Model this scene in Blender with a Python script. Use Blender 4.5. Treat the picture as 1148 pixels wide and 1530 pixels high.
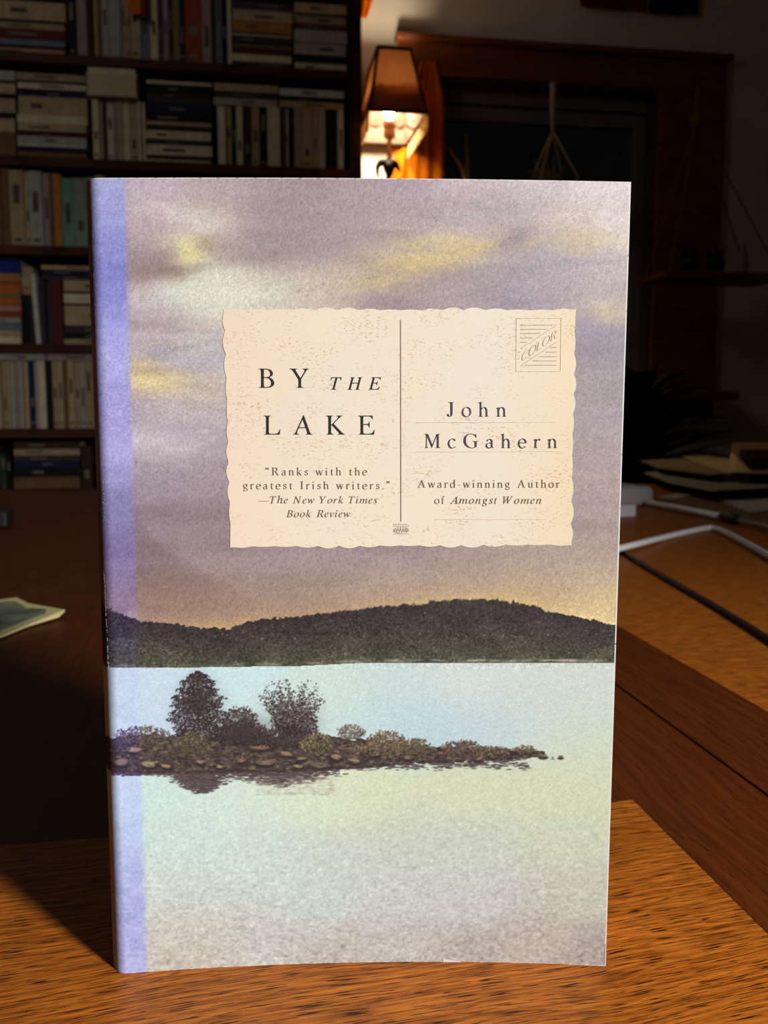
import bpy, bmesh, math, random, json
import numpy as np
from mathutils import Vector, Matrix
from mathutils.geometry import tessellate_polygon

for _o in list(bpy.data.objects):
    bpy.data.objects.remove(_o)
SC = bpy.context.scene
COL = SC.collection
R = math.radians

# ------------------------------------------------------------------ camera
TABLE = 0.74                       # table top height
EYE = TABLE + 0.1488               # lens height
YAW, PITCH, FPX = R(9.0), R(6.5), 1342.0
cam_data = bpy.data.cameras.new('camera')
cam = bpy.data.objects.new('camera', cam_data)
COL.objects.link(cam)
cam.location = (0, 0, EYE)
cam.rotation_euler = (R(90) - PITCH, 0, -YAW)
cam_data.sensor_fit = 'HORIZONTAL'
cam_data.sensor_width = 36.0
cam_data.lens = 36.0 * FPX / 1148.0
cam_data.clip_start = 0.01
cam_data.clip_end = 50
cam_data.dof.use_dof = True
cam_data.dof.focus_distance = 0.236
cam_data.dof.aperture_fstop = 36
SC.camera = cam

# ------------------------------------------------------------------ view, world, lights
SC.view_settings.view_transform = 'Standard'
SC.view_settings.look = 'None'
SC.view_settings.gamma = 1.0
SC.view_settings.use_curve_mapping = False
SC.view_settings.exposure = 0.0
world = bpy.data.worlds.new('night_room')
SC.world = world
world.use_nodes = True
world.node_tree.nodes['Background'].inputs[0].default_value = (1.0, 0.9, 0.8, 1)
world.node_tree.nodes['Background'].inputs[1].default_value = 0.0015

RX, FX = Vector((math.cos(YAW), -math.sin(YAW), 0)), Vector((math.sin(YAW), math.cos(YAW), 0))
def view(x, d, z):
    """x to the right of the lens, d in front of it, z above the table -> room point"""
    v = RX * x + FX * d
    return Vector((v.x, v.y, TABLE + z))

lamp_data = bpy.data.lights.new('reading_lamp_light', 'SPOT')
lamp = bpy.data.objects.new('reading_lamp_light', lamp_data)
COL.objects.link(lamp)
lamp.location = view(0.721, -0.465, 0.50)
lamp_data.energy = 90
lamp_data.color = (1.0, 0.96, 0.91)
lamp_data.shadow_soft_size = 0.081
lamp_data.spot_size = R(73)
lamp_data.spot_blend = 1.0
LAMP_AIM = view(0.02, 0.30, 0.06)
lamp.rotation_euler = (LAMP_AIM - lamp.location).to_track_quat('-Z', 'Y').to_euler()
room_data = bpy.data.lights.new('shelf_fill_light', 'POINT')  # added fill light for the bookcase, no fixture behind it
room = bpy.data.objects.new('shelf_fill_light', room_data)
COL.objects.link(room)
room.location = (-0.85, 1.50, 2.25)
room_data.energy = 3.8
room_data.color = (1.0, 0.96, 0.92)
room_data.shadow_soft_size = 0.15

# ------------------------------------------------------------------ helpers
CP, SP = math.cos(PITCH), math.sin(PITCH)
def ray(px, py):
    a, b = (px - 574.0) / FPX, (765.0 - py) / FPX
    return RX * a + FX * (CP + b * SP) + Vector((0, 0, -SP + b * CP))
CAMP = Vector((0, 0, EYE))
def onY(px, py, Y):
    d = ray(px, py); return CAMP + d * (Y / d.y)
def onZ(px, py, z):
    d = ray(px, py); return CAMP + d * ((z - EYE) / d.z)

def lin(c):
    out = []
    for v in c[:3]:
        v = v / 255.0
        out.append(v / 12.92 if v <= 0.04045 else ((v + 0.055) / 1.055) ** 2.4)
    return out

MATS = {}
def mat(name, rgb, rough=0.6, spec=0.3, var=0.15, scale=40.0, stretch=(1, 1, 1), metal=0.0, bump=0.0, linear=False):
    """procedural material: base colour broken up by noise in object space"""
    if name in MATS: return MATS[name]
    m = bpy.data.materials.new(name); m.use_nodes = True
    nt = m.node_tree; b = nt.nodes['Principled BSDF']
    c = list(rgb) if linear else lin(rgb)
    tc = nt.nodes.new('ShaderNodeTexCoord'); mp = nt.nodes.new('ShaderNodeMapping')
    mp.inputs['Scale'].default_value = stretch
    nz = nt.nodes.new('ShaderNodeTexNoise'); nz.inputs['Scale'].default_value = scale; nz.inputs['Detail'].default_value = 4
    rp = nt.nodes.new('ShaderNodeValToRGB')
    rp.color_ramp.elements[0].position = 0.3; rp.color_ramp.elements[1].position = 0.7
    rp.color_ramp.elements[0].color = [v * (1 - var) for v in c] + [1]
    rp.color_ramp.elements[1].color = [min(1, v * (1 + var)) for v in c] + [1]
    L = nt.links.new
    L(tc.outputs['Object'], mp.inputs[0]); L(mp.outputs[0], nz.inputs['Vector'])
    L(nz.outputs['Fac'], rp.inputs[0]); L(rp.outputs[0], b.inputs['Base Color'])
    b.inputs['Roughness'].default_value = rough
    b.inputs['Specular IOR Level'].default_value = spec
    b.inputs['Metallic'].default_value = metal
    if bump:
        bp = nt.nodes.new('ShaderNodeBump'); bp.inputs['Strength'].default_value = bump; bp.inputs['Distance'].default_value = 0.002
        L(nz.outputs['Fac'], bp.inputs['Height']); L(bp.outputs[0], b.inputs['Normal'])
    MATS[name] = m
    return m

def link(name, me, parent=None, m=None):
    o = bpy.data.objects.new(name, me); COL.objects.link(o)
    if m is not None and not me.materials: me.materials.append(m)
    if parent is not None: o.parent = parent
    return o
def tag(o, label, cat, group=None, kind=None):
    if label: o['label'] = label
    if cat: o['category'] = cat
    if group: o['group'] = group
    if kind: o['kind'] = kind
    return o
def empty(name, loc=(0, 0, 0), rz=0.0):
    o = bpy.data.objects.new(name, None); COL.objects.link(o)
    o.empty_display_size = 0.02
    o.location = loc; o.rotation_euler = (0, 0, rz)
    return o

class MB:
    """collects shapes into one mesh"""
    def __init__(s): s.v = []; s.f = []
    def add(s, vs, fs):
        n = len(s.v); s.v += [tuple(v) for v in vs]; s.f += [tuple(i + n for i in f) for f in fs]; return s
    def box(s, x0, x1, y0, y1, z0, z1):
        return s.add([(x0, y0, z0), (x1, y0, z0), (x1, y1, z0), (x0, y1, z0), (x0, y0, z1), (x1, y0, z1), (x1, y1, z1), (x0, y1, z1)],
                     [(0, 3, 2, 1), (4, 5, 6, 7), (0, 1, 5, 4), (1, 2, 6, 5), (2, 3, 7, 6), (3, 0, 4, 7)])
    def prism(s, poly, z0, z1):
        """poly: 3D-less (x,y) outline; z0/z1 number or per-vertex list"""
        n = len(poly)
        za = z0 if isinstance(z0, (list, tuple)) else [z0] * n
        zb = z1 if isinstance(z1, (list, tuple)) else [z1] * n
        vs = [(p[0], p[1], a) for p, a in zip(poly, za)] + [(p[0], p[1], b) for p, b in zip(poly, zb)]
        return s.add(vs, [tuple(range(n - 1, -1, -1)), tuple(range(n, 2 * n))] + [(i, (i + 1) % n, n + (i + 1) % n, n + i) for i in range(n)])
    def tube(s, pts, r, n=8, closed_ends=True):
        pts = [Vector(p) for p in pts]; m = len(pts)
        rs = r if isinstance(r, (list, tuple)) else [r] * m
        vs = []; up = Vector((0, 0, 1))
        prev = None
        for i, p in enumerate(pts):
            t = (pts[min(i + 1, m - 1)] - pts[max(i - 1, 0)])
            t = t.normalized() if t.length > 1e-9 else Vector((0, 0, 1))
            if prev is None:
                a = t.cross(up) if abs(t.dot(up)) < 0.95 else t.cross(Vector((1, 0, 0)))
            else:
                a = prev - t * prev.dot(t)
            a.normalize(); prev = a; b = t.cross(a)
            for k in range(n):
                w = 2 * math.pi * k / n
                vs.append(p + (a * math.cos(w) + b * math.sin(w)) * rs[i])
        fs = [(i * n + k, i * n + (k + 1) % n, (i + 1) * n + (k + 1) % n, (i + 1) * n + k) for i in range(m - 1) for k in range(n)]
        if closed_ends: fs += [tuple(range(n - 1, -1, -1)), tuple((m - 1) * n + k for k in range(n))]
        return s.add(vs, fs)
    def lathe(s, prof, c=(0, 0, 0), n=20):
        vs = []
        for r_, z in prof:
            for k in range(n):
                w = 2 * math.pi * k / n
                vs.append((c[0] + r_ * math.cos(w), c[1] + r_ * math.sin(w), c[2] + z))
        m = len(prof)
        fs = [(i * n + k, i * n + (k + 1) % n, (i + 1) * n + (k + 1) % n, (i + 1) * n + k) for i in range(m - 1) for k in range(n)]
        fs += [tuple(range(n - 1, -1, -1)), tuple((m - 1) * n + k for k in range(n))]
        return s.add(vs, fs)
    def grid(s, P, nu, nv):
        """P[j][i] points"""
        vs = [P[j][i] for j in range(nv) for i in range(nu)]
        return s.add(vs, [(j * nu + i, j * nu + i + 1, (j + 1) * nu + i + 1, (j + 1) * nu + i) for j in range(nv - 1) for i in range(nu - 1)])
    def mesh(s, name):
        me = bpy.data.meshes.new(name); me.from_pydata(s.v, [], s.f); me.update(); return me
    def build(s, name, m, parent=None, smooth=False, bevel=0.0):
        me = s.mesh(name)
        if smooth: me.polygons.foreach_set('use_smooth', [True] * len(me.polygons))
        o = link(name, me, parent, m)
        if bevel:
            md = o.modifiers.new('bevel', 'BEVEL'); md.width = bevel; md.segments = 3; md.limit_method = 'ANGLE'
        return o
    def shift(s, d):
        s.v = [(v[0] - d[0], v[1] - d[1], v[2] - d[2]) for v in s.v]; return s

def spline(pts, n=8):
    """Catmull-Rom through the points"""
    P = [Vector(p) for p in pts]; out = []
    for i in range(len(P) - 1):
        p0, p1, p2, p3 = P[max(i - 1, 0)], P[i], P[i + 1], P[min(i + 2, len(P) - 1)]
        for k in range(n):
            t = k / n
            out.append(0.5 * ((2 * p1) + (p2 - p0) * t + (2 * p0 - 5 * p1 + 4 * p2 - p3) * t * t + (3 * p1 - p0 - 3 * p2 + p3) * t ** 3))
    out.append(P[-1]); return out
RND = random.Random(7)

# ------------------------------------------------------------------ materials
def wood(name, c_lo, c_hi, c_pore, rot=0.0, along='X', grain=260.0, pore=(70, 900), pore_at=0.60, rough=0.46, spec=0.2, bump=0.25):
    if name in MATS: return MATS[name]
    m = bpy.data.materials.new(name); m.use_nodes = True
    nt = m.node_tree; b = nt.nodes['Principled BSDF']; L = nt.links.new; N = nt.nodes.new
    tc = N('ShaderNodeTexCoord'); rt = N('ShaderNodeMapping'); rt.inputs['Rotation'].default_value = (0, 0, rot)
    L(tc.outputs['Object'], rt.inputs[0])
    wz = N('ShaderNodeTexNoise'); wz.inputs['Scale'].default_value = 9; wz.inputs['Detail'].default_value = 2
    L(rt.outputs[0], wz.inputs['Vector'])
    wv = N('ShaderNodeVectorMath'); wv.operation = 'MULTIPLY_ADD'
    wv.inputs[1].default_value = (0.012, 0.012, 0.0)
    L(wz.outputs['Color'], wv.inputs[0]); L(rt.outputs[0], wv.inputs[2])
    def stretched(a, c, detail):
        mp = N('ShaderNodeMapping')
        mp.inputs['Scale'].default_value = (a, c, c * 0.3) if along == 'X' else (c, a, c * 0.3)
        L(wv.outputs[0], mp.inputs[0])
        nz = N('ShaderNodeTexNoise'); nz.inputs['Scale'].default_value = 1.0; nz.inputs['Detail'].default_value = detail
        L(mp.outputs[0], nz.inputs['Vector']); return nz.outputs['Fac']
    g = stretched(grain * 0.06, grain, 4)
    r1 = N('ShaderNodeValToRGB'); r1.color_ramp.elements[0].position = 0.32; r1.color_ramp.elements[1].position = 0.68
    r1.color_ramp.elements[0].color = lin(c_lo) + [1]; r1.color_ramp.elements[1].color = lin(c_hi) + [1]
    L(g, r1.inputs[0])
    p = stretched(pore[0], pore[1], 2)
    r2 = N('ShaderNodeValToRGB'); r2.color_ramp.elements[0].position = pore_at; r2.color_ramp.elements[1].position = pore_at + 0.045
    r2.color_ramp.elements[0].color = (0, 0, 0, 1); r2.color_ramp.elements[1].color = (1, 1, 1, 1)
    L(p, r2.inputs[0])
    mx = N('ShaderNodeMix'); mx.data_type = 'RGBA'
    L(r2.outputs[0], mx.inputs['Factor']); L(r1.outputs[0], mx.inputs['A']); mx.inputs['B'].default_value = lin(c_pore) + [1]
    L(mx.outputs['Result'], b.inputs['Base Color'])
    bp = N('ShaderNodeBump'); bp.invert = True; bp.inputs['Strength'].default_value = bump; bp.inputs['Distance'].default_value = 0.0004
    L(r2.outputs[0], bp.inputs['Height']); L(bp.outputs[0], b.inputs['Normal'])
    b.inputs['Roughness'].default_value = rough; b.inputs['Specular IOR Level'].default_value = spec
    MATS[name] = m; return m

M_FIELD = wood('oak_field', (124, 63, 15), (194, 112, 35), (60, 27, 7), rot=R(-6), along='X', grain=900.0, pore=(105, 2500), pore_at=0.555)
M_BORDER = wood('oak_border', (72, 32, 8), (94, 44, 12), (50, 21, 6), along='Y', grain=420.0, pore=(120, 1700), pore_at=0.64)
M_TABLE_UNDER = wood('oak_dark', (60, 28, 10), (84, 40, 15), (40, 18, 6), along='Y')
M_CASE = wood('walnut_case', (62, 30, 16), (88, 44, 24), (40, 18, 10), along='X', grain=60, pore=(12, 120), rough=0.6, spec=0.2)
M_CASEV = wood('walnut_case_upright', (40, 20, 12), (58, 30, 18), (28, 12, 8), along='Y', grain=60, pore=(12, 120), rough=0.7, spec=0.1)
M_TRIM = wood('window_oak', (110, 62, 34), (136, 80, 46), (74, 40, 22), along='X', grain=60, pore=(8, 200), pore_at=0.63, rough=0.6, spec=0.15)
M_WALL = mat('plaster_wall', (222, 214, 200), rough=0.9, spec=0.1, var=0.04, scale=6, bump=0.1)
M_CEIL = mat('plaster_ceiling', (190, 184, 172), rough=0.9, spec=0.1, var=0.03, scale=6)
M_FLOOR = wood('floor_boards', (70, 42, 24), (96, 60, 36), (44, 24, 12), along='X', grain=60, pore=(12, 120), rough=0.5)

# ------------------------------------------------------------------ the room
WALL_Y = 2.93
def struct(name, mb, m, **k):
    o = mb.build(name, m, **k); o['kind'] = 'structure'; return o
struct('floor', MB().box(-2.2, 2.6, -1.2, WALL_Y + 0.15, -0.05, 0.0), M_FLOOR)
struct('ceiling', MB().box(-2.2, 2.6, 0.6, WALL_Y + 0.15, 2.62, 2.70), M_CEIL)

# window opening in the back wall
W_TL, W_TR = onY(595, 50, WALL_Y), onY(1083, 93, WALL_Y)
CAS_X0, CAS_X1 = W_TL.x, W_TR.x                 # outer edges of the casing
CAS_Z1 = 0.5 * (W_TL.z + W_TR.z)
HEAD = 0.115; SIDE = 0.235; CAS_Z0 = 0.86
OP_X0, OP_X1, OP_Z0, OP_Z1 = CAS_X0 + 0.11, CAS_X1 - SIDE, 0.95, CAS_Z1 - HEAD
wall = MB()
wall.box(-2.2, OP_X0, WALL_Y, WALL_Y + 0.14, 0, 2.62)
wall.box(OP_X1, 2.6, WALL_Y, WALL_Y + 0.14, 0, 2.62)
wall.box(OP_X0, OP_X1, WALL_Y, WALL_Y + 0.14, 0, OP_Z0)
wall.box(OP_X0, OP_X1, WALL_Y, WALL_Y + 0.14, OP_Z1, 2.62)
struct('wall_back', wall, M_WALL)
struct('wall_right', MB().box(2.5, 2.6, -1.2, WALL_Y, 0, 2.62), M_WALL)

M_JAMB = mat('dark_jamb', (70, 56, 48), rough=0.7, var=0.1)
win = empty('window_1', ((OP_X0 + OP_X1) / 2, WALL_Y, OP_Z0)); win['kind'] = 'structure'
def wpart(name, mb, m, **k):
    mb.shift(win.location); return mb.build(name, m, win, **k)
wpart('head_casing', MB().box(CAS_X0, CAS_X1, WALL_Y - 0.022, WALL_Y, OP_Z1, CAS_Z1 - 0.02), M_TRIM, bevel=0.003)
wpart('head_cap', MB().box(CAS_X0 - 0.012, CAS_X1 + 0.012, WALL_Y - 0.045, WALL_Y, CAS_Z1 - 0.02, CAS_Z1), M_TRIM, bevel=0.004)
wpart('side_casing', MB().box(CAS_X0, OP_X0, WALL_Y - 0.022, WALL_Y, CAS_Z0, OP_Z1), M_TRIM, bevel=0.003)
wpart('side_casing', MB().box(OP_X1, CAS_X1, WALL_Y - 0.022, WALL_Y, CAS_Z0, OP_Z1), M_TRIM, bevel=0.003)
wpart('jamb', MB().box(OP_X0 - 0.001, OP_X0 + 0.012, WALL_Y - 0.004, WALL_Y + 0.10, OP_Z0, OP_Z1), M_JAMB)
wpart('jamb', MB().box(OP_X1 - 0.012, OP_X1 + 0.001, WALL_Y - 0.004, WALL_Y + 0.10, OP_Z0, OP_Z1), M_JAMB)
wpart('jamb', MB().box(OP_X0 + 0.012, OP_X1 - 0.012, WALL_Y - 0.004, WALL_Y + 0.10, OP_Z1 - 0.012, OP_Z1 + 0.001), M_JAMB)
wpart('window_sill', MB().box(CAS_X0 + 0.002, CAS_X1 + 0.02, WALL_Y - 0.15, WALL_Y + 0.06, OP_Z0 - 0.03, OP_Z0), M_TRIM, bevel=0.005)
M_SASH = mat('painted_sash', (120, 118, 122), rough=0.6, var=0.06)
SY = WALL_Y + 0.05
wpart('top_rail', MB().box(OP_X0, OP_X1, SY, SY + 0.035, OP_Z1 - 0.055, OP_Z1), M_SASH, bevel=0.003)
wpart('top_rail', MB().box(OP_X0, OP_X1, SY + 0.01, SY + 0.04, OP_Z1 - 0.105, OP_Z1 - 0.062), M_SASH, bevel=0.003)
wpart('stile', MB().box(OP_X0, OP_X0 + 0.05, SY + 0.01, SY + 0.04, OP_Z0, OP_Z1 - 0.105), M_SASH, bevel=0.003)
wpart('stile', MB().box(OP_X1 - 0.05, OP_X1, SY + 0.01, SY + 0.04, OP_Z0, OP_Z1 - 0.105), M_SASH, bevel=0.003)
wpart('bottom_rail', MB().box(OP_X0, OP_X1, SY + 0.01, SY + 0.04, OP_Z0, OP_Z0 + 0.06), M_SASH, bevel=0.003)
M_GLASS = bpy.data.materials.new('night_glass'); M_GLASS.use_nodes = True
_b = M_GLASS.node_tree.nodes['Principled BSDF']
_b.inputs['Transmission Weight'].default_value = 1.0; _b.inputs['Roughness'].default_value = 0.02; _b.inputs['IOR'].default_value = 1.45
_b.inputs['Base Color'].default_value = (0.9, 0.95, 1, 1)
wpart('pane', MB().box(OP_X0 + 0.05, OP_X1 - 0.05, SY + 0.022, SY + 0.026, OP_Z0 + 0.06, OP_Z1 - 0.105), M_GLASS)

# ------------------------------------------------------------------ the table
TX0, TX1, TY0, TY1 = -1.05, 1.35, -0.20, 1.70
XA, XS, XB, YF = 0.1460, 0.1995, 0.2555, 0.3110     # inlaid field edge, leaf joint, second field edge, far field edge
table = empty('dining_table', (0.15, 0.75, 0))
def tpart(name, mb, m, **k):
    mb.shift(table.location); return mb.build(name, m, table, **k)
TH = 0.028
tpart('field_panel', MB().box(-0.78, XA, TY0 + 0.06, YF, TABLE - TH, TABLE), M_FIELD)
tpart('border_board', MB().box(XA, XS - 0.0006, TY0, TY1, TABLE - TH, TABLE), M_BORDER, bevel=0.0006)
tpart('border_board', MB().box(XS + 0.0006, XB, TY0, TY1, TABLE - TH, TABLE), M_BORDER, bevel=0.0006)
tpart('cross_board', MB().box(-0.78, XA, YF, TY1, TABLE - TH, TABLE), M_BORDER)
tpart('end_board', MB().box(TX0, -0.78, TY0, TY1, TABLE - TH, TABLE), M_BORDER)
tpart('edge_board', MB().box(-0.78, XA, TY0, TY0 + 0.06, TABLE - TH, TABLE), M_BORDER)
tpart('field_panel', MB().box(XB, TX1, TY0, TY1, TABLE - TH, TABLE), M_FIELD)
tpart('apron', MB().box(TX0 + 0.06, TX1 - 0.06, TY0 + 0.06, TY0 + 0.085, TABLE - 0.12, TABLE - TH), M_TABLE_UNDER)
tpart('apron', MB().box(TX0 + 0.06, TX1 - 0.06, TY1 - 0.085, TY1 - 0.06, TABLE - 0.12, TABLE - TH), M_TABLE_UNDER)
tpart('apron', MB().box(TX0 + 0.06, TX0 + 0.085, TY0 + 0.085, TY1 - 0.085, TABLE - 0.12, TABLE - TH), M_TABLE_UNDER)
tpart('apron', MB().box(TX1 - 0.085, TX1 - 0.06, TY0 + 0.085, TY1 - 0.085, TABLE - 0.12, TABLE - TH), M_TABLE_UNDER)
for lx in (TX0 + 0.11, TX1 - 0.11):
    for ly in (TY0 + 0.11, TY1 - 0.11):
        mb = MB(); s0, s1 = 0.022, 0.035
        mb.add([(lx + a * s0, ly + b * s0, 0) for a, b in ((-1, -1), (1, -1), (1, 1), (-1, 1))] + [(lx + a * s1, ly + b * s1, TABLE - TH) for a, b in ((-1, -1), (1, -1), (1, 1), (-1, 1))],
               [(0, 3, 2, 1), (4, 5, 6, 7), (0, 1, 5, 4), (1, 2, 6, 5), (2, 3, 7, 6), (3, 0, 4, 7)])
        tpart('leg', mb, M_TABLE_UNDER, bevel=0.003)
tag(table, 'brown oak dining table with inlaid panels and dark borders under the paperback', 'table')

# ------------------------------------------------------------------ the bookcase
BY = 2.67                                        # front plane of the case
BC_X1 = onY(540.5, 130, BY).x; BC_X0 = onY(0, 130, BY).x - 0.30
BC_Y1 = BY + 0.235
SIDE_T = BC_X1 - onY(522, 130, BY).x
case = empty('bookcase', ((BC_X0 + BC_X1) / 2, BY + 0.117, 0))
def cpart(name, mb, m, **k):
    mb.shift(case.location); return mb.build(name, m, case, **k)
SURF = {1: onY(240, 88.5, BY).z, 2: onY(270, 242, BY).z, 3: onY(60, 366.5, BY).z, 4: onY(60, 513.5, BY).z, 5: onY(60, 640.5, BY).z, 6: onY(60, 731, BY).z}
BT = 0.026
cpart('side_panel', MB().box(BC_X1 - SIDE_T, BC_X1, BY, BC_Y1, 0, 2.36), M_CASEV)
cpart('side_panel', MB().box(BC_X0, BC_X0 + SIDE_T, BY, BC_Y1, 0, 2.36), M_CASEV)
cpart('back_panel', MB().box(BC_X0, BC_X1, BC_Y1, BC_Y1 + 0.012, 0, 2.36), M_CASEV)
cpart('top_board', MB().box(BC_X0 + SIDE_T, BC_X1 - SIDE_T, BY, BC_Y1, 2.33, 2.36), M_CASE)
for z in list(SURF.values()) + [0.36, 0.08]:
    cpart('shelf_board', MB().box(BC_X0 + SIDE_T, BC_X1 - SIDE_T, BY + 0.002, BC_Y1, z - BT, z), M_CASE, bevel=0.002)
tag(case, 'tall dark wooden bookcase packed with old books against the back wall', 'bookcase')

PAL = {
 'cream': (216, 200, 168), 'ivory': (222, 212, 190), 'tan': (184, 160, 124), 'buff': (170, 148, 116), 'brown': (120, 86, 58),
 'grey': (168, 164, 156), 'light grey': (200, 198, 194), 'mauve': (160, 140, 140), 'black': (24, 22, 26), 'charcoal': (58, 56, 60),
 'maroon': (96, 40, 38), 'dark brown': (62, 42, 34), 'navy': (30, 34, 70), 'blue': (34, 44, 120), 'slate blue': (110, 124, 140),
 'olive': (132, 124, 74), 'orange': (196, 104, 44), 'rust': (150, 70, 40), 'red': (150, 44, 34), 'teal': (112, 150, 138), 'sage': (136, 150, 132),
 'purple': (74, 52, 78), 'pink': (190, 140, 116), 'amber': (180, 120, 60), 'dark green': (50, 62, 48), 'yellow': (190, 170, 80)}
def cmat(c):
    return mat('cloth_' + c.replace(' ', '_'), PAL[c], rough=0.7, spec=0.2, var=0.18, scale=55, stretch=(1, 1, 0.5))
M_PAGES = mat('book_pages', (206, 190, 158), rough=0.9, spec=0.05, var=0.12, scale=160, stretch=(1, 0.05, 1))
M_PRINT_D = mat('spine_print_dark', (92, 78, 64), rough=0.8, var=0.1)
M_PRINT_L = mat('spine_print_light', (120, 112, 100), rough=0.8, var=0.1)
DARK = {'black', 'charcoal', 'maroon', 'dark brown', 'navy', 'blue', 'purple', 'dark green', 'rust', 'red'}
ORD = ['first', 'second', 'third', 'fourth', 'fifth', 'sixth', 'seventh', 'eighth', 'ninth', 'tenth', 'eleventh', 'twelfth', 'thirteenth', 'fourteenth', 'fifteenth',
       'sixteenth', 'seventeenth', 'eighteenth', 'nineteenth', 'twentieth', 'twenty-first', 'twenty-second', 'twenty-third', 'twenty-fourth', 'twenty-fifth', 'twenty-sixth', 'twenty-seventh']
ROWN = {1: 'topmost shelf in view', 2: 'second shelf down', 3: 'third shelf down', 4: 'fourth shelf down', 5: 'fifth shelf down', 6: 'lowest shelf in view'}

def make_book(x0, x1, z0, z1, flat, c, label, group, depth=None, yf=None, prints=(), tilt=0.0, pages_out=False):
    """a book with its spine to the room: upright (flat=False) or lying (flat=True)"""
    g = 0.0006
    x0 += g; x1 -= g
    if yf is None: yf = BY + 0.012 + RND.uniform(0, 0.014)
    if depth is None: depth = RND.uniform(0.105, 0.135) if not flat else RND.uniform(0.11, 0.15)
    cx = (x0 + x1) / 2
    z0 += 0.0004
    root = empty('book', (cx, yf, z0))
    if tilt: root.rotation_euler = (0, tilt, 0)
    hx, h = (x1 - x0) / 2, z1 - z0
    cv = MB(); pg = MB()
    if not flat:
        t = min(0.0016, hx * 0.3)
        if not pages_out: cv.box(-hx, hx, 0, t, 0, h)
        cv.box(-hx, -hx + t, t, depth, 0, h); cv.box(hx - t, hx, t, depth, 0, h)
        pg.box(-hx + t, hx - t, t * (0.5 if pages_out else 1), depth - 0.003, 0.003, h - 0.004)
    else:
        t = min(0.0016, h * 0.3)
        if not pages_out: cv.box(-hx, hx, 0, t, 0, h)
        cv.box(-hx, hx, t, depth, 0, t); cv.box(-hx, hx, t, depth, h - t, h)
        pg.box(-hx + 0.004, hx - 0.004, t * (0.5 if pages_out else 1), depth - 0.003, t, h - t)
    cv.build('cover', cmat(c), root)
    pg.build('pages', M_PAGES, root)
    for (a0, a1, b0, b1) in prints:               # bars of lettering on the spine, as fractions of its face
        m = M_PRINT_L if c in DARK else M_PRINT_D
        MB().box(-hx + 2 * hx * a0, -hx + 2 * hx * a1, -0.0004, 0, h * b0, h * b1).build('spine_print', m, root)
    tag(root, label, 'book', group)
    return root

UPN = {r: 0 for r in ROWN}
def upright(row, items, prints=True, base=None):
    """items: (px left, px right, py top, colour[, tilt])"""
    zs = SURF[row] if base is None else base
    for it in items:
        xa, xb, yt, c = it[:4]; tilt = it[4] if len(it) > 4 else 0.0
        a, b = onY(xa, yt + 40, BY), onY(xb, yt + 40, BY)
        top = onY((xa + xb) / 2, yt, BY).z
        pr = []
        if prints and xb - xa > 6.5 and RND.random() < 0.6:
            s = RND.uniform(0.2, 0.6); pr.append((0.28, 0.72, s, s + RND.uniform(0.12, 0.3)))
            if RND.random() < 0.5: pr.append((0.25, 0.75, 0.06, 0.1))
        n = UPN[row]; UPN[row] += 1
        make_book(a.x, b.x, zs, top, False, c, '%s book standing %s from left on the %s' % (c, ORD[n], ROWN[row]),
                  'books standing on the ' + ROWN[row], prints=pr, tilt=tilt)
def pile(row, name, xa, xb, items, base=None, yf0=None, prints=True):
    """items from the top down: (py top, py bottom, colour)"""
    xm = (xa + xb) / 2
    z = SURF[row] if base is None else base
    n = len(items)
    for k in range(n - 1, -1, -1):
        y0, y1, c = items[k][:3]
        h = onY(xm, y0, BY).z - onY(xm, y1, BY).z
        da, db = RND.uniform(-0.002, 0.002), RND.uniform(-0.004, 0.0)
        a, b = onY(xa, y0, BY).x + da, onY(xb, y0, BY).x + db
        pr = []
        if prints and y1 - y0 > 6 and RND.random() < 0.75:
            s = RND.uniform(0.15, 0.5); pr.append((s, s + RND.uniform(0.15, 0.35), 0.36, 0.64))
        where = ('on top' if k == 0 else 'at bottom' if k == n - 1 else '%s from top' % ORD[k]) if n > 1 else 'lying flat'
        make_book(a, b, z, z + h - 0.0006, True, c, '%s book %s of %s, %s' % (c, where, name, ROWN[row]),
                  'books lying on the ' + ROWN[row], yf=None if yf0 is None else yf0 + RND.uniform(0, 0.004), prints=pr)
        z += h
    return z

# topmost shelf in view
pile(1, 'far left pile', -24, 97, [(-8, 20, 'tan'), (22, 28, 'dark brown'), (28, 37, 'buff'), (37, 53, 'maroon'), (53, 62, 'slate blue'), (62, 66, 'dark brown'), (66, 74, 'pink')])  # second item: brown edge and shadow gap drawn as one dark book
upright(1, [(97.5, 111, -26, 'black'), (112, 127, -20, 'mauve'), (127.5, 136.5, -30, 'dark brown'), (137, 143, -24, 'tan'), (143, 150, -26, 'brown'), (150, 160, -22, 'grey'),
            (160, 178, -28, 'grey'), (178, 186, -24, 'mauve'), (186, 193, -20, 'buff'), (193, 208, -28, 'tan'), (208, 222, -24, 'slate blue'), (222, 234, -26, 'cream'),
            (234, 241, -22, 'purple'), (241, 250, -28, 'mauve'), (250, 257, -24, 'dark brown'), (257, 267, -26, 'olive'), (267, 275, -22, 'navy'), (275, 301, -30, 'rust'),
            (301, 315, -24, 'mauve'), (315, 321, -20, 'dark brown'), (321, 331, -26, 'slate blue'), (331, 338, -22, 'black'), (338, 345, -28, 'ivory')])
pile(1, 'middle pile', 346, 438, [(0, 10, 'purple'), (10, 16, 'mauve'), (16, 31, 'tan'), (31, 46, 'amber'), (46, 52, 'cream'), (52, 63, 'charcoal'), (63, 68, 'olive'), (68, 79, 'maroon'), (79, 90, 'cream'), (90, 98.5, 'charcoal')])
pile(1, 'right pile', 440, 520, [(4, 19, 'tan'), (19, 34, 'buff'), (34, 43, 'maroon'), (43, 62, 'grey'), (62, 80, 'grey'), (80, 91, 'black'), (91, 104, 'cream')])
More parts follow.
